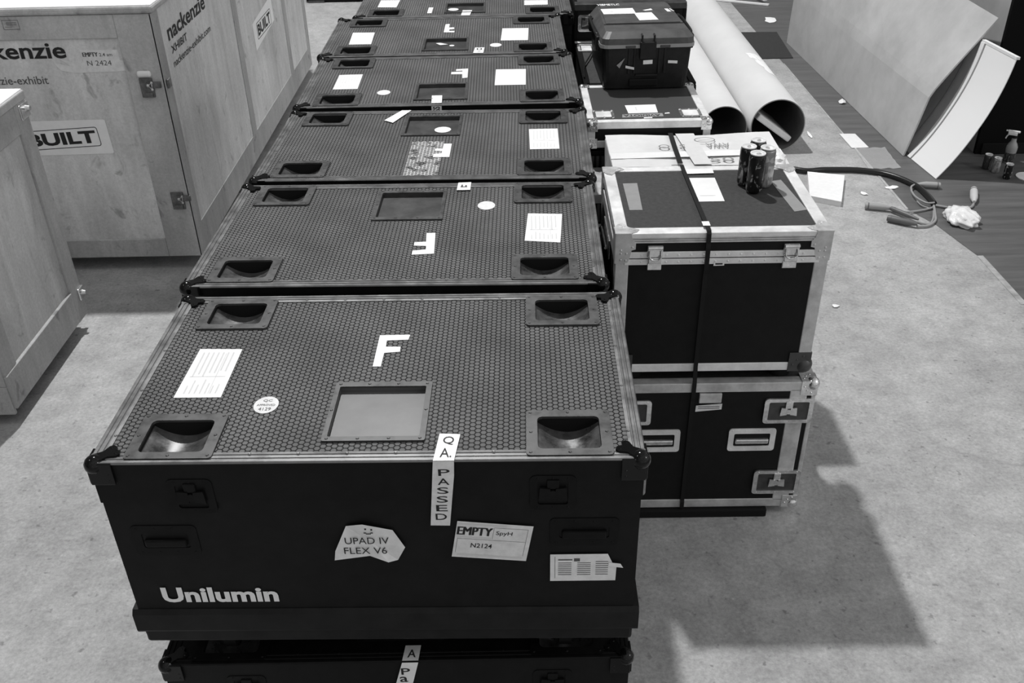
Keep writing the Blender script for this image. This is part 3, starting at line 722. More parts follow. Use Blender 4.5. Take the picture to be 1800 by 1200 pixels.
# tape on the lower front case: hangs from the gap down over its front edge
D0 = DN[0]
t = poly_on([(0.648,0.05),(0.690,0.05),(0.686,0.000),(0.643,0.000)], top_frame(False), 0.005).build('tape_strip', M['paper_dim'], D0, 'pale handwritten tape')
t2 = poly_on([(0.643,0.0),(0.686,0.0),(0.648,-0.160),(0.600,-0.160)], front_frame(-0.0035), 0.0008).build('tape_tail', M['paper'], t)
lettering([('A', 0.656, 0.678, 0.010, 0.036, 0.01)], top_frame(False), M['ink'], t, lift=0.0056)
lettering([('P', 0.638, 0.662, -0.048, -0.022, 0.01), ('a', 0.632, 0.654, -0.078, -0.056, 0.01), ('s', 0.626, 0.646, -0.106, -0.086, 0.01), ('s', 0.618, 0.638, -0.134, -0.114, 0.01)], front_frame(-0.0035), M['ink'], t2, lift=0.0014, join=True)

# ------------------------------------------------------------------ silver trunk, road cases
def bar(parent, lo, hi, m, name='edge_trim', bev=0.003):
    return MB().box(lo, hi, bev).build(name, m, parent)

def corner_plate(c, s, r, m, parent, ball=True, name='corner'):
    """metal corner: ball plus three riveted flaps; c = corner point, s = signs pointing outwards"""
    mb = MB(); c = Vector(c)
    if ball: mb.sphere(c-Vector(s)*r*0.55, r, 14)
    w = r*2.3; t = 0.003
    for ax in range(3):
        lo = [0, 0, 0]; hi = [0, 0, 0]
        for k in range(3):
            if k == ax: a, b = c[k]-s[k]*0.002, c[k]+s[k]*t
            else: a, b = c[k]+s[k]*0.001, c[k]-s[k]*w
            lo[k], hi[k] = min(a, b), max(a, b)
        mb.box(lo, hi, 0.0012)
        for q in ((0.8, 0.35), (0.35, 0.8), (0.62, 0.62)):
            p = c.copy(); o = [k for k in range(3) if k != ax]
            p[ax] = c[ax]+s[ax]*t; p[o[0]] -= s[o[0]]*w*q[0]; p[o[1]] -= s[o[1]]*w*q[1]
            d = Vector((0, 0, 0)); d[ax] = s[ax]
            mb.cyl(p, p+d*0.002, 0.0045, 0.003, n=8)
    return mb.build(name, m, parent)

def box_case(root, X, Y, Z, body, top, trim, w=0.035, proud=0.003, corner=None, cr=0.026, top_name='top_panel', seam=None, sides=True):
    """trimmed road case in the root's axes"""
    (x0, x1), (y0, y1), (z0, z1) = X, Y, Z
    MB().box((x0, y0, z0), (x1, y1, z1-0.003)).build('body', body, root)
    MB().quad((x0+0.01, y0+0.01, z1-0.002), (x1-0.01, y0+0.01, z1-0.002), (x1-0.01, y1-0.01, z1-0.002), (x0+0.01, y1-0.01, z1-0.002)).build(top_name, top, root)
    p = proud
    for z in ((z1-w, z1+p), (z0-p, z0+w)):
        for y in ((y0-p, y0+w), (y1-w, y1+p)): bar(root, (x0+0.01, y[0], z[0]), (x1-0.01, y[1], z[1]), trim)
        for x in ((x0-p, x0+w), (x1-w, x1+p)): bar(root, (x[0], y0+0.01, z[0]), (x[1], y1-0.01, z[1]), trim)
    if sides:
        for x in ((x0-p, x0+w), (x1-w, x1+p)):
            for y in ((y0-p, y0+w), (y1-w, y1+p)): bar(root, (x[0], y[0], z0+0.01), (x[1], y[1], z1-0.01), trim)
    if corner:
        for sx in (-1, 1):
            for sy in (-1, 1):
                for sz in (-1, 1): corner_plate(((x0, x1)[sx > 0]+sx*p, (y0, y1)[sy > 0]+sy*p, (z0, z1)[sz > 0]+sz*p), (sx, sy, sz), cr, corner, root)

# lower road case of the silver stack
rc = empty('road_case', (1.7025, 1.69, 0.0), -0.008, 'black road case with silver butterfly latches and handles, on the floor under the silver trunk', 'road case')
X0, X1, Y0, Y1, Z0, Z1 = -0.4125, 0.4125, -0.36, 0.30, 0.046, 0.677
MB().box((X0+0.04, Y0-0.022, 0.0), (X1-0.118, Y1-0.03, Z0-0.005), 0.006).build('plinth', M['rubber'], rc)  # base board, its black front pushed out to stand for the contact shadow
box_case(rc, (X0, X1), (Y0, Y1), (Z0, Z1), M['panel_black'], M['felt'], M['silver_dull'], 0.040, 0.003, M['chrome'], 0.027, sides=False)
fy = Y0-0.0035
for x in ((X0-0.003, X0+0.014), (X0+0.031, X0+0.098), (X1-0.098, X1-0.031), (X1-0.014, X1+0.003)):
    bar(rc, (x[0], Y0-0.003, Z0+0.03), (x[1], Y0+0.02, Z1-0.03), M['silver_dull'])
    bar(rc, (x[0], Y1-0.02, Z0+0.03), (x[1], Y1+0.003, Z1-0.03), M['silver_dull'])
for x0, x1 in ((X1-0.192, X1+0.000), (X0-0.000, X0+0.192)):
    for z0, z1 in ((0.488, 0.606), (0.120, 0.243)): butterfly_latch_y(x0, x1, z0, z1, Y0-0.007, -1, rc, M['chrome'], M['chrome'])
for x0, x1 in ((0.097, 0.285), (-0.285, -0.097)): recessed_handle_y(x0, x1, 0.346, 0.457, Y0-0.001, -1, rc, M['silver'], M['chrome'])
FR = frame((0, Y0-0.0008, 0), (1, 0, 0), (0, 0, 1))
t = poly_on([(-0.047,0.545),(0.055,0.555),(0.056,0.583),(-0.046,0.575)], FR, 0.002).build('paper_label', M['paper_grey'], rc, 'pale printed label')
bars_on([(-0.038,0.046,0.568,0.571),(-0.038,0.046,0.560,0.563)], FR, 0.0026).build('print', M['ink_grey'], t)
MB().box((-0.038, Y0-0.010, 0.590), (0.050, Y0+0.01, 0.634), 0.003).build('centre_catch', M['silver_dull'], rc)

# the trunk
tk = empty('trunk', (1.6955, 1.6445, 0.680), -0.0095, 'silver edged black trunk with felt top and energy drink cans, strapped on a road case', 'trunk')
X0, X1, Y0, Y1 = -0.3775, 0.3775, -0.3005, 0.3005; Z0, Z1 = 0.048, 0.636
MB().box((X0, Y0, Z0), (X1, Y1, 0.530)).build('body', M['panel_black'], tk)
MB().box((X0, Y0, 0.550), (X1, Y1, Z1-0.003)).build('lid', M['panel_black'], tk)
MB().quad((X0+0.02, Y0+0.02, Z1-0.002), (X1-0.02, Y0+0.02, Z1-0.002), (X1-0.02, Y1-0.02, Z1-0.002), (X0+0.02, Y1-0.02, Z1-0.002)).build('top_panel', M['felt'], tk)
for y in ((Y0-0.003, Y0+0.046), (Y1-0.040, Y1+0.003)): bar(tk, (X0+0.01, y[0], Z1-0.018), (X1-0.01, y[1], Z1+0.002), M['silver'])
for x in ((X0-0.003, X0+0.042), (X1-0.042, X1+0.003)): bar(tk, (x[0], Y0+0.01, Z1-0.018), (x[1], Y1-0.01, Z1+0.002), M['silver'])
for y in ((Y0-0.004, Y0+0.01), (Y1-0.01, Y1+0.004)):
    mb = MB()
    for k in range(3): mb.box((X0+0.02, y[0], Z1-0.020-k*0.008), (X1-0.02, y[1], Z1-0.0135-k*0.008), 0.0015)
    mb.build('edge_trim', M['silver_dull'], tk)
for x in ((X0-0.004, X0+0.01), (X1-0.01, X1+0.004)): bar(tk, (x[0], Y0+0.02, Z1-0.040), (x[1], Y1-0.02, Z1-0.016), M['silver_dull'])
for x in ((X0-0.003, X0+0.046), (X1-0.046, X1+0.003)):
    for y in ((Y0-0.003, Y0+0.046), (Y1-0.046, Y1+0.003)): bar(tk, (x[0], y[0], Z0+0.01), (x[1], y[1], Z1-0.02), M['silver_dull'], 'corner_post')
for y, f in ((Y0, -1), (Y1, 1)):
    mb = MB()
    for z0, z1 in ((0.514, 0.537), (0.541, 0.565)): mb.box((X0+0.03, min(y-0.002*f, y+0.005*f), z0), (X1-0.03, max(y-0.002*f, y+0.005*f), z1), 0.002)
    for k in range(14):
        xx = X0+0.09+k*(X1-X0-0.18)/13
        for zz in (0.526, 0.553): rivet(mb, (xx, y+0.005*f, zz), '-y' if f < 0 else 'y', 0.004)
    mb.build('lid_seam', M['silver'], tk)
    bar(tk, (X0+0.02, min(y-0.02*f, y+0.003*f), Z0), (X1-0.02, max(y-0.02*f, y+0.003*f), Z0+0.036), M['silver'])
for x, f in ((X0, -1), (X1, 1)):
    bar(tk, (min(x-0.002*f, x+0.005*f), Y0+0.03, 0.521), (max(x-0.002*f, x+0.005*f), Y1-0.03, 0.576), M['silver_dull'], 'lid_seam')
    bar(tk, (min(x-0.02*f, x+0.003*f), Y0+0.02, Z0), (max(x-0.02*f, x+0.003*f), Y1-0.02, Z0+0.036), M['silver_dull'])
for sx in (-1, 1):
    for sy in (-1, 1):
        # folded plate corners on the lid with rounded lobes
        mb = MB(); cxx, cyy = (X0, X1)[sx > 0]+sx*0.004, (Y0, Y1)[sy > 0]+sy*0.004
        pl = [(0, 0), (0.052, 0), (0.075, 0.012), (0.085, 0.030), (0.068, 0.042), (0.056, 0.046), (0.050, 0.050), (0.046, 0.056), (0.042, 0.068), (0.030, 0.085), (0.012, 0.075), (0, 0.052)]
        pts = [(cxx-sx*a, cyy-sy*b) for a, b in pl]
        mb.prism(pts, Z1-0.004, Z1+0.0045)
        for a, b in ((0.068, 0.022), (0.055, 0.033), (0.022, 0.068), (0.033, 0.055)): rivet(mb, (cxx-sx*a, cyy-sy*b, Z1+0.0045), 'z', 0.006)
        pv = [(0, 0), (0.055, 0), (0.060, -0.024), (0.072, -0.040), (0.072, -0.062), (0.058, -0.066), (0.052, -0.096), (0.045, -0.115), (0, -0.118)]
        mb.prism([(cxx-sx*a, Z1+0.004+b) for a, b in pv], cyy-sy*0.004, cyy+sy*0.002, 'y')
        mb.prism([(cyy-sy*a, Z1+0.004+b) for a, b in pv], cxx-sx*0.004, cxx+sx*0.002, 'x')
        for a, b in ((0.060, -0.050), (0.020, -0.075), (0.040, -0.075), (0.020, -0.100), (0.038, -0.102), (0.020, -0.062)): rivet(mb, (cxx-sx*a, cyy+sy*0.002, Z1+b), '-y' if sy < 0 else 'y', 0.0045)
        mb.build('corner_plate', M['silver_dull'], tk)
        corner_plate(((X0, X1)[sx > 0]+sx*0.003, (Y0, Y1)[sy > 0]+sy*0.003, Z0-0.002), (sx, sy, -1), 0.036, M['plate'], tk, True, 'corner_ball')
        MB().cyl(((X0+0.09, X1-0.09)[sx > 0], (Y0+0.07, Y1-0.07)[sy > 0], 0.001), ((X0+0.09, X1-0.09)[sx > 0], (Y0+0.07, Y1-0.07)[sy > 0], Z0+0.002), 0.045, n=18).build('foot', M['rubber'], tk)
def draw_latch(xc):
    mb = MB()
    mb.box((xc-0.028, Y0-0.012, 0.548), (xc+0.028, Y0-0.001, 0.592), 0.003)
    mb.box((xc-0.024, Y0-0.016, 0.524), (xc+0.024, Y0-0.001, 0.546), 0.003)
    mb.box((xc-0.026, Y0-0.008, 0.494), (xc+0.026, Y0-0.001, 0.524), 0.003)
    l = mb.build('latch', M['chrome'], tk)
    w = MB(); w.tube(smooth_path([(xc-0.020, Y0-0.015, 0.574), (xc-0.020, Y0-0.021, 0.552), (xc-0.008, Y0-0.021, 0.541), (xc+0.008, Y0-0.021, 0.541), (xc+0.020, Y0-0.021, 0.552), (xc+0.020, Y0-0.015, 0.574)], 4), 0.0035, 6)
    w.cyl((xc-0.026, Y0-0.015, 0.586), (xc+0.026, Y0-0.015, 0.586), 0.006, n=10)
    w.build('wire_bail', M['chrome'], l)
draw_latch(-0.240); draw_latch(0.242)
bl = frame((0, Y0-0.0062, 0), (1, 0, 0), (0, 0, 1))
t = poly_on([(-0.028,0.508),(0.010,0.509),(0.010,0.524),(-0.028,0.523)], bl).build('tag', M['paper_dim'], tk); bars_on([(-0.022,0.004,0.513,0.519)], bl).build('print', M['ink'], t)
TT = frame((0, 0, Z1-0.002), (1, 0, 0), (0, 1, 0))
poly_on([(-0.314,0.146),(-0.258,0.148),(-0.265,-0.100),(-0.313,-0.100)], TT, 0.001).build('tape_patch', M['tape_mark'], tk, 'dull grey tape patch on the left')
poly_on([(0.262,0.145),(0.305,0.158),(0.335,-0.120),(0.286,-0.135)], TT, 0.001).build('tape_patch', M['tape_mark'], tk, 'pale tape strip on the right')
poly_on([(-0.058,0.272),(0.057,0.276),(0.055,0.226),(-0.060,0.222)], TT, 0.0048).build('paper_label', M['paper'], tk, 'white slip at the rear edge')
t = poly_on([(-0.054,0.190),(0.052,0.188),(0.050,-0.034),(-0.053,-0.035)], TT, 0.0012).build('paper_label', M['paper'], tk, 'white sheet beside the strap')
bars_on([(-0.035,0.025,0.016,0.020)], TT, 0.0018).build('print', M['print'], t)
# left side handle hardware, seen edge on in the gap
hx = MB(); hx.box((X0-0.010, -0.12, 0.44), (X0-0.001, 0.10, 0.52), 0.003); hx.tube([(X0-0.018, -0.10, 0.48), (X0-0.020, 0.08, 0.48)], 0.006); hx.build('side_handle', M['chrome'], tk)

# black webbing strap binding trunk and road case
sp = MB(); sx0, sx1 = 1.629, 1.645
path = [(2.14,1.245),(1.953,1.3215),(1.90,1.3205),(1.345,1.3265),(1.3365,1.317),(1.3330,1.28),(1.3275,1.265),(1.3265,1.18),(1.3330,1.16),(1.3335,0.76),(1.3215,0.68),(1.3215,0.62),(1.3255,0.60),(1.3255,0.09),(1.3215,0.08),(1.3215,0.0475)]
vs = []
for y, z in path: vs += [(sx0, y-0.004, z), (sx1, y-0.004, z), (sx1, y, z+0.001), (sx0, y, z+0.001)]
fs = []
for k in range(len(path)-1):
    for j in range(4): fs.append((4*k+j, 4*k+(j+1) % 4, 4*k+4+(j+1) % 4, 4*k+4+j))
sp.add(vs, fs)
st = sp.build('strap', M['strap']); tag(st, 'thin black webbing strap running over the trunk and down its front to the floor', 'strap')
poly_on([(1.622,1.410),(1.648,1.410),(1.648,1.375),(1.622,1.375)], frame((0,0,1.3290),(1,0,0),(0,1,0))).build('strap_tag', M['paper'], st, 'small white tag')

# pale carton behind the trunk
cb = empty('cardboard_carton', (1.765, 2.340, 0), 0.004, 'pale cardboard carton with upside down lettering, standing behind the silver trunk', 'box')
x0, x1, y0, y1, zt = -0.38, 0.38, -0.160, 0.212, 1.222
mb = MB(); mb.box((x0, y0, 0), (x1, y1, zt-0.004), 0.006); mb.build('body', M['carton'], cb)
for ya, yb, dz in ((y0, -0.03, 0.0), (-0.026, y1, 0.003)):
    f = MB(); n = 10; vs = []
    for i in range(n+1):
        x = x0+(x1-x0)*i/n
        vs += [(x, ya, zt+0.002*math.sin(i*1.3)), (x, yb, zt+dz+0.006*math.sin(i*0.7+1))]
    f.add(vs, [(2*i, 2*i+2, 2*i+3, 2*i+1) for i in range(n)]); f.build('flap', M['carton'], cb)
CT_ = frame((0, 0, zt+0.008), (1, 0, 0), (0, 1, 0))
poly_on([(-0.055,y1),(0.030,y1),(0.045,y0),(-0.030,y0)], CT_, 0.0).build('tape_band', M['foam'], cb, 'pale grey tape band beside the strap')
poly_on([(x0,-0.075),(x1,-0.06),(x1,0.005),(x0,-0.01)], frame((0,0,zt+0.0065),(1,0,0),(0,1,0)), 0.0).build('tape_band', M['clear_tape'], cb, 'clear tape along the flap joint')
lettering([('AWA', 0.060, 0.165, 0.030, 0.082, 0.0, 180), ('50', 0.045, 0.150, -0.135, -0.090, 0.0), ('O', -0.155, -0.105, 0.030, 0.075, 0.0), ('5', -0.060, -0.035, 0.030, 0.072, 0.0, 180)], CT_, M['carton_print'], cb, 'lettering')
ring = MB().ring(disc_pts((0.065, 0.125), 0.048, 0.030, 24), disc_pts((0.065, 0.125), 0.043, 0.026, 24), 0.0005, 0.0010); ring.xf(CT_); ring.build('printed_ring', M['carton_print'], cb)
fl_ = MB(); fl_.add([(x1,y1,zt),(x1+0.018,y1-0.02,zt-0.10),(x1+0.020,0.02,zt-0.15),(x1+0.014,y0+0.03,zt-0.09),(x1,y0,zt)], [(0,1,2,3,4)]); fl_.build('side_flap', M['carton'], cb)
sp = MB(); vs = []
for x, y, z in ((-0.090,-0.155,zt+0.012),(-0.086,0.0,zt+0.012),(-0.078,0.214,zt+0.012),(-0.078,0.219,zt-0.03),(-0.078,0.219,0.05)):
    vs += [(x-0.011, y, z), (x+0.011, y, z)]
sp.add(vs, [(2*i, 2*i+1, 2*i+3, 2*i+2) for i in range(4)]); s2 = sp.build('carton_strap', M['strap'], cb, 'black strap over the carton')
pb = MB(); random.seed(3); bm = bmesh.new(); bmesh.ops.create_icosphere(bm, subdivisions=3, radius=1.0)
for v in bm.verts:
    k = 1+random.uniform(-.16, .16); v.co = Vector((v.co.x*0.050*k, v.co.y*0.070*k, v.co.z*0.052*k))
bmesh.ops.translate(bm, vec=(2.032, 2.045, 1.290), verts=bm.verts); pb.from_bm(bm)
tag(pb.build('plastic_wrap', M['plastic_bag']), 'crumpled clear plastic wrap at the rear right corner of the trunk', 'plastic wrap')

# ------------------------------------------------------------------ cans
def make_can(name, loc, rz, body, label, group, h=0.157, r=0.031):
    o = empty(name, loc, rz, label, 'can', group)
    MB().lathe([(r*0.74,0.0),(r*0.80,0.002),(r*0.97,0.010),(r,0.016),(r,h-0.020),(r*0.97,h-0.013),(r*0.90,h-0.006),(r*0.70,h-0.012)], n=28).build('can_body', body, o)
    MB().lathe([(r*0.91,h-0.0045),(r*0.93,h-0.001),(r*0.91,h),(r*0.84,h-0.001),(r*0.80,h-0.006),(r*0.02,h-0.005)], n=28, caps=False).build('can_lid', M['can_top'], o)
    t = MB(); t.ring(disc_pts((0.004, 0), 0.010, 0.007, 16), disc_pts((0.006, 0), 0.005, 0.004, 16), h-0.0045, h-0.003); t.build('pull_tab', M['silver_dull'], o)
    return o
gz = 1.3155
make_can('drink_can', (1.870, 1.690, gz), 0.3, M['cat_b'], 'front black drink can of the four standing on the trunk', 'drink cans on the trunk')
make_can('drink_can', (1.852, 1.762, gz), 1.2, M['cat_a'], 'left dark drink can of the four standing on the trunk', 'drink cans on the trunk')
make_can('drink_can', (1.921, 1.745, gz), 2.0, M['cat_c'], 'pale silver drink can on the right of the four on the trunk', 'drink cans on the trunk')
make_can('drink_can', (1.903, 1.825, gz), 0.9, M['cat_d'], 'rearmost drink can of the four standing on the trunk', 'drink cans on the trunk')
make_can('drink_can', (4.483, 4.975, 0.002), 0.4, M['cat_e'], 'leftmost of the three drink cans on the dark floor', 'drink cans on the dark floor', 0.115, 0.029)
make_can('drink_can', (4.520, 4.905, 0.002), 1.4, M['cat_c'], 'middle and palest of the three drink cans on the dark floor', 'drink cans on the dark floor', 0.115, 0.029)
make_can('drink_can', (4.552, 4.785, 0.002), 2.4, M['cat_b'], 'black drink can nearest the camera on the dark floor', 'drink cans on the dark floor', 0.115, 0.029)
sb = empty('spray_bottle', (4.700, 5.090, 0.002), 2.6, 'clear spray bottle with white trigger head by the black wall', 'spray bottle')
MB().lathe([(0.034,0.0),(0.038,0.004),(0.038,0.085),(0.040,0.10),(0.040,0.125),(0.030,0.150),(0.019,0.165),(0.017,0.195)], n=24).build('bottle_body', M['bottle'], sb)
MB().lathe([(0.0385,0.012),(0.0388,0.014),(0.0388,0.080),(0.0385,0.082)], n=24, caps=False).build('bottle_label', M['cat_e'], sb)
MB().lathe([(0.020,0.193),(0.020,0.208),(0.012,0.212)], n=16).build('collar', M['rubber'], sb)
h = MB(); h.box((-0.014,-0.011,0.210),(0.050,0.011,0.236),0.005); h.box((-0.030,-0.009,0.232),(0.056,0.009,0.248),0.006); h.cyl((0.056,0,0.240),(0.066,0,0.240),0.006,n=10)
hd = h.build('spray_head', M['white_knob'], sb); MB().tube(smooth_path([(0.040,0,0.214),(0.052,0,0.200),(0.058,0,0.180)],4),0.005,8).build('trigger', M['white_knob'], hd)

# ------------------------------------------------------------------ cases behind the carton
cc = empty('road_case', (1.592, 2.852, 0.03), 0.0, 'ribbed black road case with bright silver edges, in front of the moulded case\'s base', 'road case')
X0, X1, Y0, Y1 = -0.283, 0.283, -0.270, 0.270
box_case(cc, (X0, X1), (Y0, Y1), (1.130, 1.25), M['panel_black'], M['carbon'], M['silver'], 0.032, 0.003, M['chrome'], 0.020)
TT = frame((0, 0, 1.248), (1, 0, 0), (0, 1, 0))
for sx in (-1, 1):
    xc = sx*0.205; yc = -0.165
    r = MB().ring(rrect(xc-0.050, xc+0.050, yc-0.055, yc+0.055, 0.010), rrect(xc-0.036, xc+0.036, yc-0.040, yc+0.040, 0.008), 1.246, 1.253)
    for a in (-0.043, 0, 0.043):
        for b in (-0.048, 0.048): rivet(r, (xc+a, yc+b, 1.253), 'z', 0.006, 0.003)
    d = r.build('corner_dish', M['chrome'], cc)
    bw = MB(); n = 8; vs = []
    for i in range(n+1):
        for j in range(n+1):
            u, v = 2*i/n-1, 2*j/n-1; vs.append((xc+u*0.037, yc+v*0.041, 1.2492+0.002*(u*u+v*v)))
    bw.add(vs, [(i*(n+1)+j, (i+1)*(n+1)+j, (i+1)*(n+1)+j+1, i*(n+1)+j+1) for i in range(n) for j in range(n)], True); bw.build('bowl', M['silver'], d)
t = poly_on([(-0.085,-0.150),(0.055,-0.146),(0.058,-0.030),(-0.090,-0.035)], TT, 0.001).build('paper_label', M['paper'], cc, 'white sheet'); bars_on([(-0.045,-0.038,-0.11,-0.06)], TT, 0.0016).build('print', M['print'], t)
t = poly_on([(-0.120,-0.205),(0.075,-0.198),(0.075,-0.155),(-0.115,-0.162)], TT, 0.0008).build('name_strip', M['tape_grey'], cc, 'grey lettered strip'); lettering([('AVIDIOTA', -0.112, 0.062, -0.196, -0.168, 0.02, 180)], TT, M['ink'], t, lift=0.0014)
poly_on([(-0.02,-0.222),(0.02,-0.220),(0.02,-0.206),(-0.02,-0.208)], TT, 0.001).build('tape_scrap', M['paper'], cc); poly_on([(0.085,-0.165),(0.110,-0.160),(0.108,-0.148),(0.088,-0.152)], TT, 0.001).build('tape_scrap', M['paper'], cc)
# vented case underneath it
vc = empty('road_case', (1.612, 2.852, 0.03), 0.0, 'black road case with a perforated vent front, under the ribbed case beside the row', 'road case')
box_case(vc, (-0.30, 0.30), (-0.262, 0.270), (0.05, 1.108), M['panel_black'], M['felt'], M['blackmetal'], 0.020, 0.003, None)
MB().box((-0.25, -0.235, -0.03), (0.25, 0.235, 0.05)).build('plinth', M['rubber'], vc)
MB().quad((-0.29,-0.2665,1.02),(0.20,-0.2665,1.02),(0.20,-0.2665,1.085),(-0.29,-0.2665,1.085)).build('vent', M['hex_small'], vc, 'perforated vent')
for z in (0.985, 0.93): bar(vc, (-0.295, -0.268, z), (0.28, -0.25, z+0.016), M['silver_dull'], 'rail')
# things seen in the narrow gap between the row and the carton: ledge and vent of an equipment rack
rk = empty('equipment_rack', (1.335, 2.40, 0), 0.0, 'equipment rack with silver ledge and perforated vent, in the gap beside the carton', 'rack')
MB().box((-0.055, -0.16, 0.0), (0.037, 0.14, 1.03), 0.003).build('body', M['panel_black'], rk)
bar(rk, (-0.060, -0.165, 1.03), (0.040, 0.145, 1.075), M['silver_dull'], 'ledge')
v = MB(); v.quad((-0.052,-0.1615,0.94),(0.036,-0.1615,0.94),(0.036,-0.1615,1.028),(-0.052,-0.1615,1.028)); v.build('vent', M['hex_small'], rk)
for z in (0.915, 0.875, 0.84, 0.73): bar(rk, (-0.056, -0.170, z), (0.038, -0.158, z+0.014), M['silver_dull'], 'rail')
MB().box((-0.035, -0.172, 0.76), (0.015, -0.160, 0.81), 0.002).build('rack_tag', M['paper_grey'], rk, 'white tag')

# plain dark case whose lid carries on behind the ribbed one
pc = empty('road_case', (1.622, 3.545, 0.03), 0.0, 'dark grey road case under the moulded case, bright dish at its rear left corner', 'road case')
box_case(pc, (-0.290, 0.280), (-0.400, 0.405), (0.05, 1.246), M['panel_black'], M['felt'], M['blackmetal'], 0.030, 0.003, None)
MB().box((-0.25, -0.36, -0.03), (0.25, 0.36, 0.05)).build('plinth', M['rubber'], pc)
bar(pc, (-0.292, 0.375, 1.215), (0.282, 0.408, 1.252), M['silver_dull'])
r = MB().ring(rrect(-0.283, -0.185, 0.20, 0.34, 0.010), rrect(-0.268, -0.200, 0.215, 0.325, 0.008), 1.243, 1.252); d = r.build('corner_dish', M['silver_dull'], pc, 'bright riveted corner dish')
MB().box((-0.262, 0.222, 1.245), (-0.204, 0.318, 1.250), 0.001).build('bowl', M['silver'], d)
MB().tube(smooth_path([(-0.20,0.20,1.255),(-0.225,0.08,1.262),(-0.27,-0.10,1.258),(-0.285,-0.3,1.256)],5),0.004,6).build('cord', M['cable'], pc, 'thin black cord')

# black case behind, its face with a silver recessed latch
bc = empty('road_case', (1.675, 4.345, 0.03), 0.0, 'tall black road case with silver recessed latch, behind the moulded case', 'road case')
box_case(bc, (-0.345, 0.30), (-0.370, 0.37), (0.06, 1.452), M['panel_black'], M['felt'], M['blackmetal'], 0.020, 0.002, None)
MB().box((-0.30, -0.32, -0.03), (0.25, 0.32, 0.06)).build('plinth', M['rubber'], bc)
butterfly_latch_y(-0.325, -0.215, 1.300, 1.395, -0.372, -1, bc, M['chrome'], M['chrome'])
bar(bc, (-0.345, -0.375, 1.42), (0.30, -0.30, 1.4545), M['plate'])
tcase = empty('road_case', (1.69, 4.565, 1.490), 0.0, 'black road case at the top edge of the photo, stacked behind the moulded case', 'road case')
box_case(tcase, (-0.35, 0.31), (-0.31, 0.31), (0.0, 0.5), M['panel_black'], M['felt'], M['blackmetal'], 0.020, 0.002, None)
for x in (-0.33, -0.02, 0.28):
    MB().cyl((x, -0.312, 0.012), (x, -0.315, 0.012), 0.006, n=10).build('bolt', M['silver'], tcase)

# ------------------------------------------------------------------ black moulded case
hc = empty('moulded_case', (1.622, 3.345, 1.2885), 0.022, 'black moulded plastic equipment case with hinged lid, white sheets on top', 'equipment case')
def taper_box(mb, x0, x1, y0, y1, z0, z1, t, r, tb=None):
    bot = rrect(x0+t, x1-t, y0+t, y1-t, r); top = rrect(x0, x1, y0, y1, r); n = len(bot)
    vs = [(a, b, z0) for a, b in bot]+[(a, b, z1) for a, b in top]
    mb.add(vs, [(i, (i+1) % n, n+(i+1) % n, n+i) for i in range(n)]+[tuple(range(n-1, -1, -1)), tuple(range(n, 2*n))])
    return mb
HX, HY = 0.222, 0.305
b = MB(); taper_box(b, -HX, HX, -HY, HY, 0.0, 0.215, 0.012, 0.030)
for x in (-0.075, 0.075):
    for dx in (-0.014, 0.014): b.box((x+dx-0.006, -HY-0.002, 0.075), (x+dx+0.006, -HY+0.02, 0.205), 0.002)
b.box((-0.055, -HY-0.004, 0.062), (0.055, -HY+0.02, 0.072), 0.002)
b.build('body', M['moulded'], hc)
MB().box((-0.085, -HY-0.002, 0.010), (0.060, -HY+0.03, 0.048), 0.006).build('pull_handle', M['rubber'], hc)
rim = MB().ring(rrect(-HX-0.012, HX+0.012, -HY-0.014, HY+0.012, 0.036), rrect(-HX+0.02, HX-0.02, -HY+0.02, HY-0.02, 0.02), 0.205, 0.222); rim.build('rim', M['tape_grey'], hc, 'pale rim with painted highlight')  # highlight along the rim put into its pale colour
lid = MB(); p = [rrect(-HX-0.010, HX+0.010, -HY-0.012, HY+0.010, 0.036), rrect(-HX-0.006, HX+0.006, -HY-0.008, HY+0.006, 0.036), rrect(-HX+0.016, HX-0.016, -HY+0.030, HY-0.014, 0.03)]
n = len(p[0]); zz = [0.222, 0.250, 0.276]; vs = [(a, b_, z) for q, z in zip(p, zz) for a, b_ in q]
lid.add(vs, [(k*n+i, k*n+(i+1) % n, (k+1)*n+(i+1) % n, (k+1)*n+i) for k in range(2) for i in range(n)]+[tuple(range(2*n, 3*n)), tuple(range(n-1, -1, -1))])
lid.v = [(x*(1-0.09*max(0, min(1, (y+HY)/(2*HY)))*(1 if z > 0.24 else 0)), y, z) for x, y, z in lid.v]
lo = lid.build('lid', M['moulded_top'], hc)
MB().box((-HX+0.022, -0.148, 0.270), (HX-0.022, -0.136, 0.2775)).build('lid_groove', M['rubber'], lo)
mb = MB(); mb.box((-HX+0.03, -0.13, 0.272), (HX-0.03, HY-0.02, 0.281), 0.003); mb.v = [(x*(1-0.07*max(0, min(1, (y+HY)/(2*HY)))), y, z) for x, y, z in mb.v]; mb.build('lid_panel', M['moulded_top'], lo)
la = MB(); la.box((-0.040, -HY-0.024, 0.150), (0.040, -HY-0.008, 0.235), 0.004); la.box((-0.034, -HY-0.018, 0.230), (-0.026, -HY+0.03, 0.268), 0.002); la.box((0.026, -HY-0.018, 0.230), (0.034, -HY+0.03, 0.268), 0.002)
la.build('latch', M['moulded'], hc)
for x in (-0.085, 0.085): bar(hc, (x-0.025, -HY-0.018, 0.206), (x+0.025, -HY-0.008, 0.218), M['plate'], 'hinge_tab')
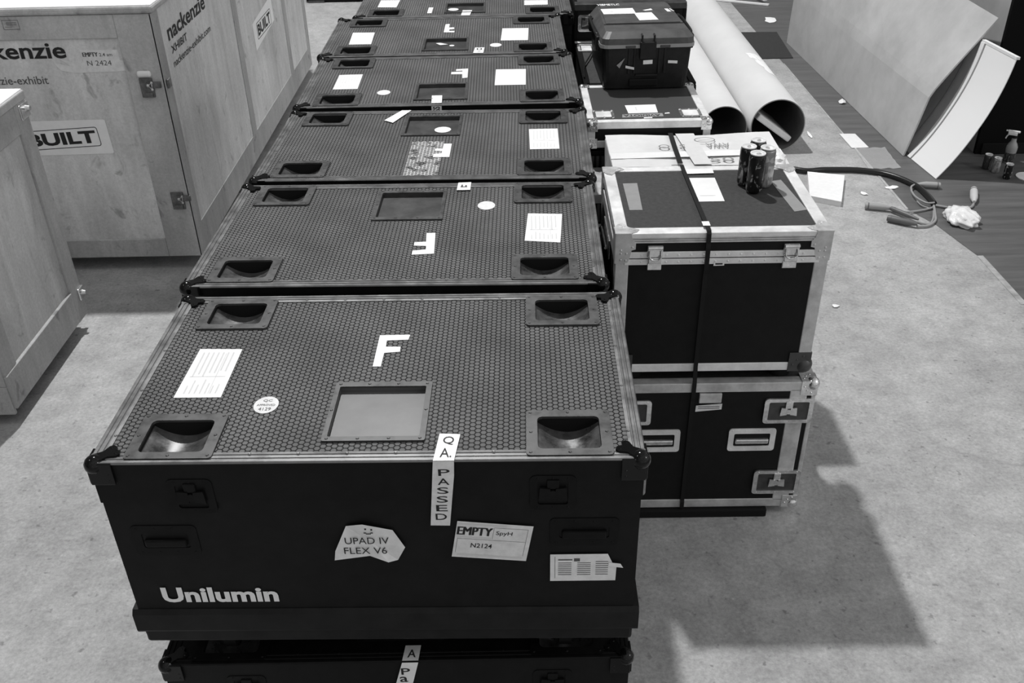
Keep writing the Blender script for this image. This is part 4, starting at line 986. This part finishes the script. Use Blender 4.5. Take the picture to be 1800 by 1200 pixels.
for sx in (-1, 1):
    s = MB(); s.tube(smooth_path([(sx*(HX+0.006), -0.16, 0.235), (sx*(HX+0.018), -0.14, 0.238), (sx*(HX+0.018), 0.12, 0.238), (sx*(HX+0.006), 0.14, 0.235)], 4), 0.008, 8); s.build('side_handle', M['moulded'], hc)
    for y in (-0.19, 0.17): bar(hc, (min(sx*(HX+0.002), sx*(HX+0.022)), y-0.03, 0.17), (max(sx*(HX+0.002), sx*(HX+0.022)), y+0.03, 0.24), M['moulded'], 'side_latch', 0.006)
TF = frame((0, 0, 0.281), (1, 0, 0), (0, 1, 0))
t = poly_on([(-0.185,0.155),(-0.015,0.160),(-0.012,0.045),(-0.180,0.045)], TF, 0.001).build('paper_label', M['paper'], hc, 'white sheet'); bars_on([(-0.14,-0.125,0.08,0.12)], TF, 0.0016).build('print', M['print'], t)
poly_on([(-0.022,0.055),(0.070,0.060),(0.083,-0.090),(-0.015,-0.095)], TF, 0.0014).build('paper_label', M['paper'], hc, 'white sheet')
poly_on([(0.030,0.110),(0.080,0.140),(0.082,0.108),(0.045,0.098)], TF, 0.001).build('tape_scrap', M['paper'], hc); poly_on([(0.148,0.130),(0.165,0.130),(0.175,0.068),(0.155,0.068)], TF, 0.001).build('tape_scrap', M['paper'], hc); poly_on([(0.172,0.130),(0.178,0.130),(0.192,0.074),(0.186,0.074)], TF, 0.001).build('tape_scrap', M['paper'], hc)
lettering([('VIBMETLC', -0.195, -0.075, 0.225, 0.262, 0.02)], TF, M['paper_dim'], hc, 'lettering')
HF = frame((0, -HY-0.001, 0), (1, 0, 0), (0, 0, 1))
for q, nm, mm in (([(-0.150,0.120),(-0.135,0.105),(-0.110,0.155)], 'sticker', 'tape_grey'), ([(-0.105,0.105),(-0.062,0.096),(-0.062,0.108),(-0.105,0.118)], 'sticker', 'paper_dim'), ([(0.105,0.125),(0.152,0.122),(0.152,0.136),(0.105,0.139)], 'sticker', 'paper_dim')):
    poly_on(q, HF, -0.003).build(nm, M[mm], hc) if False else poly_on([(a, b_) for a, b_ in q], frame((0, -HY-0.0015, 0), (1, 0, 0), (0, 0, 1)), 0.001).build(nm, M[mm], hc)
poly_on([(-0.022,0.128),(0.024,0.130),(0.024,0.150),(-0.022,0.148)], frame((0, -HY-0.0242, 0), (1, 0, 0), (0, 0, 1)), 0.001).build('name_tag', M['paper_dim'], hc, 'small printed tag')

# ------------------------------------------------------------------ white tubes
def big_tube(name, x, y0, y1, r, th, label, dx=0.0):
    o = empty(name, (x, y0, r+0.002), dx, label, 'tube', 'big white tubes on the floor')
    n = 56; L = y1-y0
    w = MB(); vs = []
    for y in (0.0, L):
        for i in range(n): vs.append((r*math.cos(2*PI*i/n), y, r*math.sin(2*PI*i/n)))
    w.add(vs, [(i, (i+1) % n, n+(i+1) % n, n+i) for i in range(n)], True); w.build('wall', M['tube'], o)
    ri = r-th; w = MB(); vs = []
    for y in (0.0, L):
        for i in range(n): vs.append((ri*math.cos(2*PI*i/n), y, ri*math.sin(2*PI*i/n)))
    w.add(vs, [(i, n+i, n+(i+1) % n, (i+1) % n) for i in range(n)], True); w.build('lining', M['tube_in'], o, 'dark inside of the tube')
    w = MB(); w.ring(disc_pts((0, 0), r, r, n), disc_pts((0, 0), ri, ri, n), -0.001, 0.003, 'y'); w.build('rim', M['tube_end'], o)
    w = MB(); w.ring(disc_pts((0, 0), r, r, n), disc_pts((0, 0), ri, ri, n), L-0.003, L+0.001, 'y'); w.build('rim', M['tube_end'], o)
    return o
tl = big_tube('cardboard_tube', 2.600, 5.43, 12.4, 0.181, 0.006, 'left and thinner of the two big white tubes lying on the floor')
tr_ = big_tube('cardboard_tube', 3.010, 5.40, 12.6, 0.209, 0.007, 'right and wider of the two big white tubes, a board stuck in its mouth')
pt = MB(); n = 8; vs = []
for i in range(n+1):
    t = i/n; y = 0.70+0.54*t; a_hi = 1.22+0.42*t+0.05*math.sin(i*2.3); a_lo = 0.85+0.30*max(0, t-0.75)*4*0.5
    for k in range(4):
        a = a_lo+(a_hi-a_lo)*k/3; rr = 0.2105; vs.append((rr*math.cos(a), y, rr*math.sin(a)))
pt.add(vs, [(i*4+k, i*4+k+1, i*4+k+5, i*4+k+4) for i in range(n) for k in range(3)]); pt.build('torn_patch', M['white_paint'], tr_, 'bright torn patch')
bd = MB(); bd.box((-0.172, 0.01, -0.024), (0.160, 0.55, 0.024), 0.010); bd.xf(Matrix.Translation((3.000, 5.42, 0.175)) @ Matrix.Rotation(0.62, 4, 'Y') @ Matrix.Rotation(-0.06, 4, 'X'))
tag(bd.build('loose_board', M['wood_edge']), 'pale loose board lying slanted inside the mouth of the right tube', 'board')

# ------------------------------------------------------------------ crates
def batten(parent, lo, hi, m='ply_edge', name='batten'): return MB().box(lo, hi, 0.004).build(name, M[m], parent)
bx = empty('shipping_crate', (-2.0, 5.66, 0), 0.0, 'large plywood shipping crate with printed lettering and pale stickers, beside the case row', 'crate')
fx0, fx1, fy0, fy1 = -1.40, 1.008, -2.02, 2.02
z0, z1 = 0.095, 1.565
MB().box((fx0, fy0, z0), (fx1, fy1, z1), 0.004).build('body', M['ply'], bx)
MB().box((fx0-0.02, fy0-0.022, z1), (fx1+0.02, fy1+0.02, z1+0.040), 0.012).build('lid', M['ply_edge'], bx)
MB().box((fx0-0.012, fy0-0.012, z1+0.036), (fx1+0.012, fy1+0.012, z1+0.046), 0.004).build('lid_sheet', M['ply_top'], bx, 'bright white lid top')
f = fy0; t = 0.010
for lo, hi in (((0.805, f-t, z0), (fx1+0.004, f+0.01, z1-0.002)), ((fx0, f-t, z0), (0.805, f+0.01, 0.215)), ((fx0, f-t, 1.435), (0.805, f+0.01, z1-0.002))):
    batten(bx, lo, hi, 'ply2')
for a, b_, c, d in ((fy0-t, fy0+0.10, z0, z1-0.002), (-0.45, -0.33, 0.24, z1-0.002), (1.08, 1.20, 0.24, z1-0.002), (fy1-0.12, fy1, 0.24, z1-0.002)):
    batten(bx, (fx1-0.01, a, c), (fx1+0.005, b_, d), 'ply_dark')
batten(bx, (fx1-0.01, fy0+0.10, z0), (fx1+0.003, fy1, 0.285), 'ply_dark')
for y in (-1.70, -0.1, 1.7): MB().box((fx0+0.1, y-0.06, 0.0), (fx1-0.30, y+0.06, z0)).build('skid', M['ply_edge'], bx)
CF = frame((2.0, fy0-0.0005, 0), (1, 0, 0), (0, 0, 1)); CF2 = frame((2.0, fy0-t-0.0005, 0), (1, 0, 0), (0, 0, 1))   # u = world x
o = lettering([('mackenzie', -2.175, -1.503, 1.330, 1.420, 0.022)], CF, M['ink'], bx); o['label'] = 'bold black lettering on the front'
o = lettering([('mackenzie-exhibit', -2.11, -1.643, 1.189, 1.234, 0.004)], CF, M['ink_grey'], bx)
t1 = poly_on([(-1.483,1.247),(-1.240,1.252),(-1.160,1.258),(-1.19,1.31),(-1.215,1.315),(-1.216,1.373),(-1.423,1.375),(-1.418,1.305),(-1.46,1.295),(-1.51,1.318),(-1.545,1.326),(-1.50,1.288),(-1.585,1.306),(-1.557,1.262)], CF, 0.001).build('torn_label', M['torn'], bx, 'torn pale label with handwriting')
lettering([('EMPTY', -1.413, -1.330, 1.337, 1.360, -0.0018), ('2.4 am', -1.322, -1.250, 1.337, 1.356, 0.01), ('N 2424', -1.400, -1.265, 1.287, 1.315, 0.0)], CF, M['ink_grey'], t1, lift=0.0016)
st_ = poly_on([(-1.96,0.765),(-1.386,0.772),(-1.378,0.780),(-1.384,0.972),(-1.392,0.978),(-1.96,0.974)], CF, 0.001).build('sticker', M['sticker_bg'], bx, 'pale boxed sticker on the front')
rg = MB(); rg.ring(rrect(-1.880, -1.440, 0.820, 0.936, 0.015), rrect(-1.876, -1.444, 0.824, 0.932, 0.012), 0.0014, 0.0018)
rg.xf(CF @ Matrix.Translation((-1.44, 0.88, 0)) @ Matrix.Rotation(0.05, 4, 'Z') @ Matrix.Translation((1.44, -0.88, 0))); rg.build('sticker_border', M['ink'], st_)
lettering([('BUILT', -1.860, -1.458, 0.840, 0.916, 0.04)], CF @ Matrix.Translation((-1.44, 0.88, 0)) @ Matrix.Rotation(0.05, 4, 'Z') @ Matrix.Translation((1.44, -0.88, 0)), M['ink'], st_, lift=0.0018)
bars_on([(-1.800,-1.712,1.542,1.544),(-1.800,-1.712,1.494,1.496),(-1.800,-1.798,1.494,1.544),(-1.714,-1.712,1.494,1.544),(-1.78,-1.725,1.528,1.531),(-1.78,-1.725,1.518,1.521),(-1.79,-1.75,1.507,1.509)], CF2).build('stamp', M['ink_grey'], bx, 'faint stamped mark')
def crate_latch(x, z, y, parent, knob=False):
    mb = MB(); mb.box((x-0.045, y-0.010, z-0.060), (x+0.030, y, z+0.050), 0.003); mb.box((x-0.030, y-0.018, z-0.058), (x+0.020, y-0.008, z-0.030), 0.003)
    mb.cyl((x+0.005, y-0.004, z+0.012), (x+0.005, y-0.022, z+0.012), 0.020, 0.014, n=12)
    mb.box((x+0.02, y-0.016, z-0.005), (x+0.075, y-0.004, z+0.030), 0.003)
    l = mb.build('latch', M['rust'], parent)
    w = MB(); w.sphere((x+0.005, y-0.020, z+0.012), 0.009, 8); w.sphere((x+0.024, y-0.018, z-0.012), 0.008, 8); w.sphere((x+0.026, y-0.018, z+0.026), 0.008, 8)
    w.tube([(x+0.005, y-0.020, z+0.012), (x+0.024, y-0.018, z-0.012), (x+0.026, y-0.018, z+0.026), (x+0.005, y-0.020, z+0.012)], 0.004, 6)
    w.build('wing', M['silver_dull'], l)
crate_latch(0.915, 1.165, fy0-t, bx); crate_latch(0.945, 0.475, fy0-t, bx)
MB().box((0.868, fy0-t-0.020, 1.222), (0.948, fy0-t+0.002, 1.257), 0.012).build('bumper', M['white_knob'], bx, 'white plastic bumper')
MB().box((fx1+0.010, fy0-0.004, 1.150), (fx1+0.022, fy0+0.045, 1.200), 0.004).build('side_hook', M['rust'], bx)
CS = frame((fx1+0.0005, -5.66, 0), (0, 1, 0), (0, 0, 1))   # u = world y on the right face
o = lettering([('nackenzie', 3.838, 4.622, 1.358, 1.450, 0.022), ('XHIBIT', 3.850, 4.160, 1.284, 1.326, 0.015), ('nackenzie-exhibit.com', 3.840, 4.645, 1.208, 1.250, 0.006)], CS, M['ink'], bx); o['label'] = 'black lettering on the side'
s_ = poly_on([(5.700,0.782),(6.400,0.840),(6.390,1.040),(5.690,0.985)], CS, 0.001).build('sticker', M['sticker_bg'], bx, 'pale boxed sticker on the side')
rg = MB(); rg.ring(rrect(5.80, 6.30, 0.838, 0.960, 0.015), rrect(5.806, 6.294, 0.843, 0.955, 0.012), 0.0014, 0.0018); rg.xf(CS); rg.build('sticker_border', M['ink'], s_)
lettering([('BUILT', 5.825, 6.275, 0.857, 0.942, 0.04)], CS, M['ink'], s_, lift=0.0018)

nc = empty('shipping_crate', (-2.38, 2.52, 0), 0.0, 'smaller plywood crate with a bright lid at the left edge, nearer the camera', 'crate')
fx0, fx1, fy0, fy1 = -0.75, 0.898, -0.455, 0.455; z0, z1 = 0.085, 1.318
MB().box((fx0, fy0, z0), (fx1, fy1, z1), 0.004).build('body', M['ply_near'], nc)
batten(nc, (fx1-0.01, fy1-0.115, z0), (fx1+0.014, fy1+0.006, z1-0.001)); batten(nc, (fx1-0.01, fy0-0.006, 0.09), (fx1+0.016, fy1-0.115, 0.275)); batten(nc, (fx1-0.01, fy0-0.006, 0.275), (fx1+0.012, fy0+0.115, z1-0.001))
batten(nc, (fx1-0.01, fy0+0.115, z1-0.14), (fx1+0.012, fy1-0.115, z1-0.001))
batten(nc, (fx0, fy1-0.01, z0), (fx1-0.03, fy1+0.012, 0.22)); batten(nc, (fx0, fy0-0.016, 0.06), (fx1, fy0+0.004, 0.22)); batten(nc, (fx1-0.14, fy0-0.012, 0.22), (fx1, fy0+0.004, z1-0.001))
MB().box((fx0-0.01, fy0-0.012, z1), (fx1+0.020, fy1+0.016, z1+0.045), 0.006).build('lid', M['ply_edge'], nc)
MB().box((fx0, fy0, z1+0.042), (fx1+0.012, fy1+0.010, z1+0.052), 0.003).build('lid_sheet', M['ply_top'], nc, 'bright white lid top')
for y in (fy0+0.12, 0.0, fy1-0.12): MB().box((fx0+0.1, y-0.05, 0.0), (fx1-0.20, y+0.05, z0)).build('skid', M['ply_edge'], nc)
hw = MB(); hw.box((fx1+0.010, fy1-0.080, 1.235), (fx1+0.024, fy1+0.014, 1.310), 0.004); hw.cyl((fx1+0.02, fy1-0.02, 1.28), (fx1+0.045, fy1-0.02, 1.28), 0.018, 0.012, n=12); hw.build('latch', M['chrome'], nc)
hw = MB(); hw.box((fx1+0.012, fy1-0.050, 0.190), (fx1+0.026, fy1+0.012, 0.260), 0.004); hw.cyl((fx1+0.02, fy1-0.01, 0.225), (fx1+0.045, fy1-0.01, 0.225), 0.016, 0.010, n=12); hw.build('latch', M['chrome'], nc)

# dark case far behind at the upper edge
dk = empty('road_case', (-1.15, 10.98, 0), 0.0, 'dark road case far back at the top edge, beyond the case row on the left', 'road case')
box_case(dk, (-0.42, 0.48), (-0.33, 0.33), (0.02, 0.70), M['panel_black'], M['felt'], M['blackmetal'], 0.03, 0.003, None)
MB().box((-0.40, -0.34, 0.0), (-0.20, 0.30, 0.03)).build('skid', M['plate'], dk)

# ------------------------------------------------------------------ right hand side: bent board, curved white panel, black wall
gb = MB(); near = [(3.975,0.003),(4.026,0.226),(4.074,0.458),(4.105,0.520),(4.212,0.685),(4.328,0.855),(4.444,1.026)]
far = [(3.880,0.003),(3.885,0.25),(3.895,0.50),(3.905,0.62),(3.93,0.85),(3.98,1.05),(4.06,1.25)]
n = 10; vs = []
for j in range(n+1):
    t = j/n; y = 5.25+(8.44-5.25)*t
    for (a, b_), (c, d) in zip(near, far): vs.append((a*(1-t)+c*t, y, b_*(1-t)+d*t))
k = len(near); fs = [(j*k+i, j*k+i+1, (j+1)*k+i+1, (j+1)*k+i) for j in range(n) for i in range(k-1)]
gb.add(vs, fs, False); go = gb.build('bent_board', M['board']); md = go.modifiers.new('thick', 'SOLIDIFY'); md.thickness = 0.012; md.offset = -1.0
tag(go, 'large pale grey board bent and leaning on the curved white panel', 'board')

ARC = [(0.0,0.0),(0.058,0.08),(0.112,0.165),(0.165,0.262),(0.212,0.36),(0.255,0.46),(0.292,0.565),(0.320,0.665),(0.342,0.765),(0.358,0.865)]
ARC = [(p.x, p.y) for p in smooth_path([(a, b, 0) for a, b in ARC], 5)]
M['rear'] = mat('rear board of the curve', 0.62, 0.6, noise=0.1, nscale=5)
cp = empty('curved_panel', (3.998, 5.16, 0.004), 0.0, 'curved bright white wall panel standing beside the bent grey board', 'panel')
def arc_strip(name, m, ya, yb, off, th, shear=-0.10, z_hi=1.0):
    mb = MB(); vs = []
    for x, z in ARC:
        for y in (ya, yb): vs.append((x+off+shear*y+(0.030 if z > 0 else 0.0)*0, y, z*z_hi))
    mb.add(vs, [(2*i, 2*i+2, 2*i+3, 2*i+1) for i in range(len(ARC)-1)], False)
    o = mb.build(name, m, cp); s = o.modifiers.new('t', 'SOLIDIFY'); s.thickness = th; s.offset = 0.0
    return o
arc_strip('face', M['white_panel'], -0.36, 0.026, 0.012, 0.006)
arc_strip('shadow_gap', M['tape_grey'], 0.0275, 0.0375, 0.014, 0.004)
arc_strip('edge_strip', M['white_trim'], 0.039, 0.086, 0.010, 0.014)
arc_strip('rear_skin', M['rear'], 0.095, 0.75, 0.030, 0.008, 0.02)
arc_strip('rear_rib', M['tape_grey'], 0.26, 0.27, 0.026, 0.020, 0.02)
mb = MB(); xa = ARC[-1][0]+0.012; mb.add([(xa-0.006+0.036,-0.365,0.862),(xa+0.02+0.036,-0.365,0.862),(xa+0.02-0.008,0.082,0.862),(xa-0.006-0.008,0.082,0.862),(xa-0.006+0.036,-0.365,0.880),(xa+0.02+0.036,-0.365,0.880),(xa+0.02-0.008,0.082,0.880),(xa-0.006-0.008,0.082,0.880)], [(0,3,2,1),(4,5,6,7),(0,1,5,4),(1,2,6,5),(2,3,7,6),(3,0,4,7)]); mb.build('top_cap', M['white_trim'], cp)

bw_ = empty('exhibit_wall', (5.80, 6.40, 0), 0.0, 'tall black wall unit behind the cans, pale grey left side', 'wall unit')
MB().box((-1.26, -1.10, 0.002), (1.9, 1.1, 2.4)).build('core', M['wall_black'], bw_)
MB().box((-1.277, -1.135, 0.002), (1.9, -1.1005, 2.4)).build('front_panel', M['wall_black'], bw_)
MB().box((-1.275, -1.0995, 0.002), (-1.2605, 1.1, 2.4), 0.002).build('side_panel', M['wall_grey'], bw_, 'pale grey side board')
MB().box((-1.24, -1.150, 0.002), (1.9, -1.136, 0.09), 0.003).build('base_strip', M['rubber'], bw_)

# ------------------------------------------------------------------ things on the floor, right
def flat_thing(name, pts, z, th, m, label, cat, group=None):
    mb = MB(); mb.prism(pts, z, z+th); return tag(mb.build(name, m), label, cat, group)
flat_thing('rubber_mat', [(3.46,7.87),(3.79,7.87),(3.86,8.84),(3.46,8.86)], 0.003, 0.006, M['mat_black'], 'black rectangular mat on the floor right of the tubes', 'mat')
cd = MB(); cd.prism([(3.03,4.47),(3.22,4.36),(3.38,4.82),(3.13,4.90)], 0.001, 0.040); tag(cd.build('foam_tile', M['paper']), 'thick white square tile on the concrete right of the trunk', 'tile')
flat_thing('paper_sheet', [(3.627,5.434),(3.763,5.439),(3.749,5.742),(3.622,5.749)], 0.0045, 0.001, M['paper'], 'white paper sheet at the foot of the grey board', 'paper')
fm = MB(); vs = []; n = 8
for i in range(n+1):
    for j in range(n+1):
        u, v = i/n, j/n; x = 3.62+0.24*u+0.02*v; y = 5.00+0.42*v; vs.append((x, y, 0.006+0.012*abs(math.sin(i*2.1+j*1.3))*random.uniform(.3, 1)))
fm.add(vs, [(i*(n+1)+j, (i+1)*(n+1)+j, (i+1)*(n+1)+j+1, i*(n+1)+j+1) for i in range(n) for j in range(n)], True)
tag(fm.build('plastic_film', M['film']), 'crinkled clear plastic film on the floor above the black cable', 'plastic film')
flat_thing('paper_plate', disc_pts((4.72, 4.80), 0.085), 0.003, 0.006, M['paper'], 'white round plate at the right edge of the photo', 'plate')
# cable loom
cl = empty('cable_loom', (3.50, 4.50, 0.002), 0.0, 'thick black cable splitting into grey wires with plug connectors on the floor', 'cable')
def C(pts, z=0.02): return [(x-3.5, y-4.5, (p[2] if False else z)) for x, y, *p in pts]
MB().tube(smooth_path(C([(2.95,5.06),(3.12,4.955),(3.25,4.965),(3.334,4.965),(3.476,4.955),(3.589,4.925),(3.687,4.875),(3.768,4.785),(3.832,4.658),(3.852,4.563),(3.856,4.433),(3.850,4.332)], 0.022), 5), 0.020, 10).build('sheath', M['cable'], cl)
def wire(pts, m='wire', r=0.007, z=0.012): MB().tube(smooth_path(C(pts, z), 6), r, 8).build('wire', M[m], cl)
wire([(3.859,4.660),(3.787,4.600),(3.757,4.450),(3.793,4.334),(3.850,4.332)], z=0.030)
wire([(3.540,4.266),(3.626,4.231),(3.736,4.251),(3.831,4.295),(3.850,4.330)])
wire([(3.616,4.008),(3.690,4.014),(3.765,4.085),(3.805,4.190),(3.845,4.320)], r=0.009)
wire([(3.645,4.080),(3.704,4.040),(3.76,4.11),(3.815,4.24)], z=0.010)
wire([(4.124,4.335),(4.085,4.285),(4.02,4.278),(3.94,4.285),(3.86,4.325)], r=0.009)
wire([(3.760,4.40),(3.765,4.33),(3.80,4.28)], r=0.005)
def connector(a, b_, m, r0=0.016, r1=0.022, z=0.026):
    a = Vector((a[0]-3.5, a[1]-4.5, z)); b_ = Vector((b_[0]-3.5, b_[1]-4.5, z)); d = b_-a
    mb = MB(); mb.tube([a, a+d*0.15, a+d*0.35, a+d*0.9, b_], [r0*0.6, r0, r1, r1, r1*0.9], 14)
    c = mb.build('connector', M[m], cl); MB().tube([a+d*0.86, a+d*0.90], [r1*1.05, r1*1.05], 14).build('ring', M['conn_dark'], c)
connector((3.859,4.658), (4.005,4.628), 'conn'); connector((3.540,4.266), (3.370,4.317), 'conn'); connector((3.616,4.008), (3.455,4.115), 'conn_dark')
connector((3.650,4.082), (3.530,4.262), 'conn_dark', 0.012, 0.016); connector((4.126,4.338), (4.212,4.548), 'conn_pale', 0.018, 0.026)
# crumpled bag
random.seed(11); bm = bmesh.new(); bmesh.ops.create_icosphere(bm, subdivisions=4, radius=1.0)
for v in bm.verts:
    k = 1+0.10*math.sin(v.co.x*9+v.co.y*5)+0.10*math.sin(v.co.y*11-v.co.z*7)+random.uniform(-.05, .05)
    v.co = Vector((v.co.x*0.098*k, v.co.y*0.132*k, max(v.co.z*0.05*k, -0.03)))
bmesh.ops.translate(bm, vec=(3.940, 4.095, 0.034), verts=bm.verts); mb = MB(); mb.from_bm(bm, True)
tag(mb.build('plastic_bag', M['plastic_bag']), 'crumpled white plastic bag lying at the cable ends', 'bag')
def scrap(x, y, sx, sy, label, seed, name='paper_scrap', z=0.004, h=0.012):
    random.seed(seed); mb = MB(); n = 9; vs = [(x, y, z+h)]
    for i in range(n):
        a = 2*PI*i/n; k = random.uniform(.6, 1.1); vs.append((x+sx*k*math.cos(a), y+sy*k*math.sin(a), z+random.uniform(0, h*0.5)))
    mb.add(vs, [(0, 1+i, 1+(i+1) % n) for i in range(n)]); return tag(mb.build(name, M['white_paint']), label, 'scrap', 'litter on the floor')
scrap(3.92, 9.36, 0.085, 0.14, 'white paper scrap on the floor far beyond the black mat', 1)
scrap(3.865, 6.50, 0.030, 0.05, 'small white scrap at the foot of the grey board', 2, h=0.04)
scrap(3.378, 5.75, 0.014, 0.09, 'narrow white scrap on the floor right of the tube mouth', 3)
scrap(3.449, 4.565, 0.026, 0.035, 'small white scrap on the concrete left of the connectors', 4)
scrap(3.68, 4.66, 0.05, 0.030, 'white crumbs beside the seam below the black cable', 5)
scrap(2.79, 3.02, 0.025, 0.02, 'small pale scrap on the concrete right of the trunk', 6)
for k, (a, b_) in enumerate((((3.45, 10.35), (4.05, 10.02)), ((3.50, 10.48), (3.98, 10.62)), ((3.88, 10.7), (4.02, 10.08)))):
    mb = MB(); d = Vector((b_[0]-a[0], b_[1]-a[1], 0)); L_ = d.length; mb.box((0, -0.02, 0.004), (L_, 0.02, 0.024), 0.002)
    mb.xf(Matrix.Translation((a[0], a[1], 0.0+0.021*k)) @ Matrix.Rotation(math.atan2(d.y, d.x), 4, 'Z'))
    tag(mb.build('plastic_strip', M['white_trim']), ['white plastic strip nearest in the pile at the top edge', 'white plastic strip rearmost in the pile at the top edge', 'white plastic strip lying slanted on the pile at the top edge'][k], 'strip', 'white strips in a pile')

# ------------------------------------------------------------------ light
def lamp(name, loc, power, r):
    l = bpy.data.lights.new(name, 'POINT'); l.energy = power; l.shadow_soft_size = r; l.color = (1, 1, 1)
    o = bpy.data.objects.new(name, l); COL.objects.link(o); o.location = loc; return o
lamp('high_bay_lamp', (-0.7, 6.9, 11.5), 4500, 0.20)
lamp('high_bay_lamp', (13.0, -3.0, 9.0), 900, 1.5)
lamp('high_bay_lamp', (-7.0, 0.0, 11.5), 420, 0.5)
w = bpy.data.worlds.new('hall'); scene.world = w; w.use_nodes = True
nt = w.node_tree; bg = nt.nodes['Background']
tc = nt.nodes.new('ShaderNodeTexCoord'); dp = nt.nodes.new('ShaderNodeVectorMath'); dp.operation = 'DOT_PRODUCT'; dp.inputs[1].default_value = (0.80, -0.55, 0.22)   # lit end of the hall: right and behind the camera
nt.links.new(tc.outputs['Generated'], dp.inputs[0])
mr = nt.nodes.new('ShaderNodeMapRange'); mr.inputs['From Min'].default_value = -0.2; mr.inputs['From Max'].default_value = 1.0; mr.inputs['To Min'].default_value = 0.11; mr.inputs['To Max'].default_value = 0.62
nt.links.new(dp.outputs['Value'], mr.inputs['Value'])
nz = nt.nodes.new('ShaderNodeTexNoise'); nz.inputs['Scale'].default_value = 5.0; nz.inputs['Detail'].default_value = 2.0; nt.links.new(tc.outputs['Generated'], nz.inputs['Vector'])
m2 = nt.nodes.new('ShaderNodeMapRange'); m2.inputs['From Min'].default_value = 0.35; m2.inputs['From Max'].default_value = 0.65; m2.inputs['To Min'].default_value = 0.45; m2.inputs['To Max'].default_value = 1.6
nt.links.new(nz.outputs['Fac'], m2.inputs['Value'])
ml = nt.nodes.new('ShaderNodeMath'); ml.operation = 'MULTIPLY'; nt.links.new(mr.outputs['Result'], ml.inputs[0]); nt.links.new(m2.outputs['Result'], ml.inputs[1])
nt.links.new(ml.outputs[0], bg.inputs['Strength']); bg.inputs['Color'].default_value = g4(1.0)

# ------------------------------------------------------------------ camera
cam = bpy.data.cameras.new('camera'); cam.sensor_width = 36.0; cam.sensor_fit = 'HORIZONTAL'; cam.lens = 36.0*1672.98/1800; cam.clip_start = 0.05; cam.clip_end = 200
co = bpy.data.objects.new('camera', cam); COL.objects.link(co); scene.camera = co
pitch, roll, yaw = math.radians(32.63848), math.radians(-1.23432), math.radians(0.22658)
Z = Matrix.Rotation(yaw, 3, 'Z')
f = Z @ Vector((0, math.cos(pitch), -math.sin(pitch))); u = Z @ Vector((0, math.sin(pitch), math.cos(pitch))); r = Z @ Vector((1, 0, 0))
r2 = r*math.cos(roll)+u*math.sin(roll); u2 = -r*math.sin(roll)+u*math.cos(roll)
co.matrix_world = Matrix(((r2.x, u2.x, -f.x, 0.94987), (r2.y, u2.y, -f.y, -1.67135), (r2.z, u2.z, -f.z, 2.81060), (0, 0, 0, 1)))
scene.view_settings.view_transform = 'Standard'; scene.view_settings.look = 'None'; scene.view_settings.exposure = 0.14; scene.view_settings.gamma = 1.0
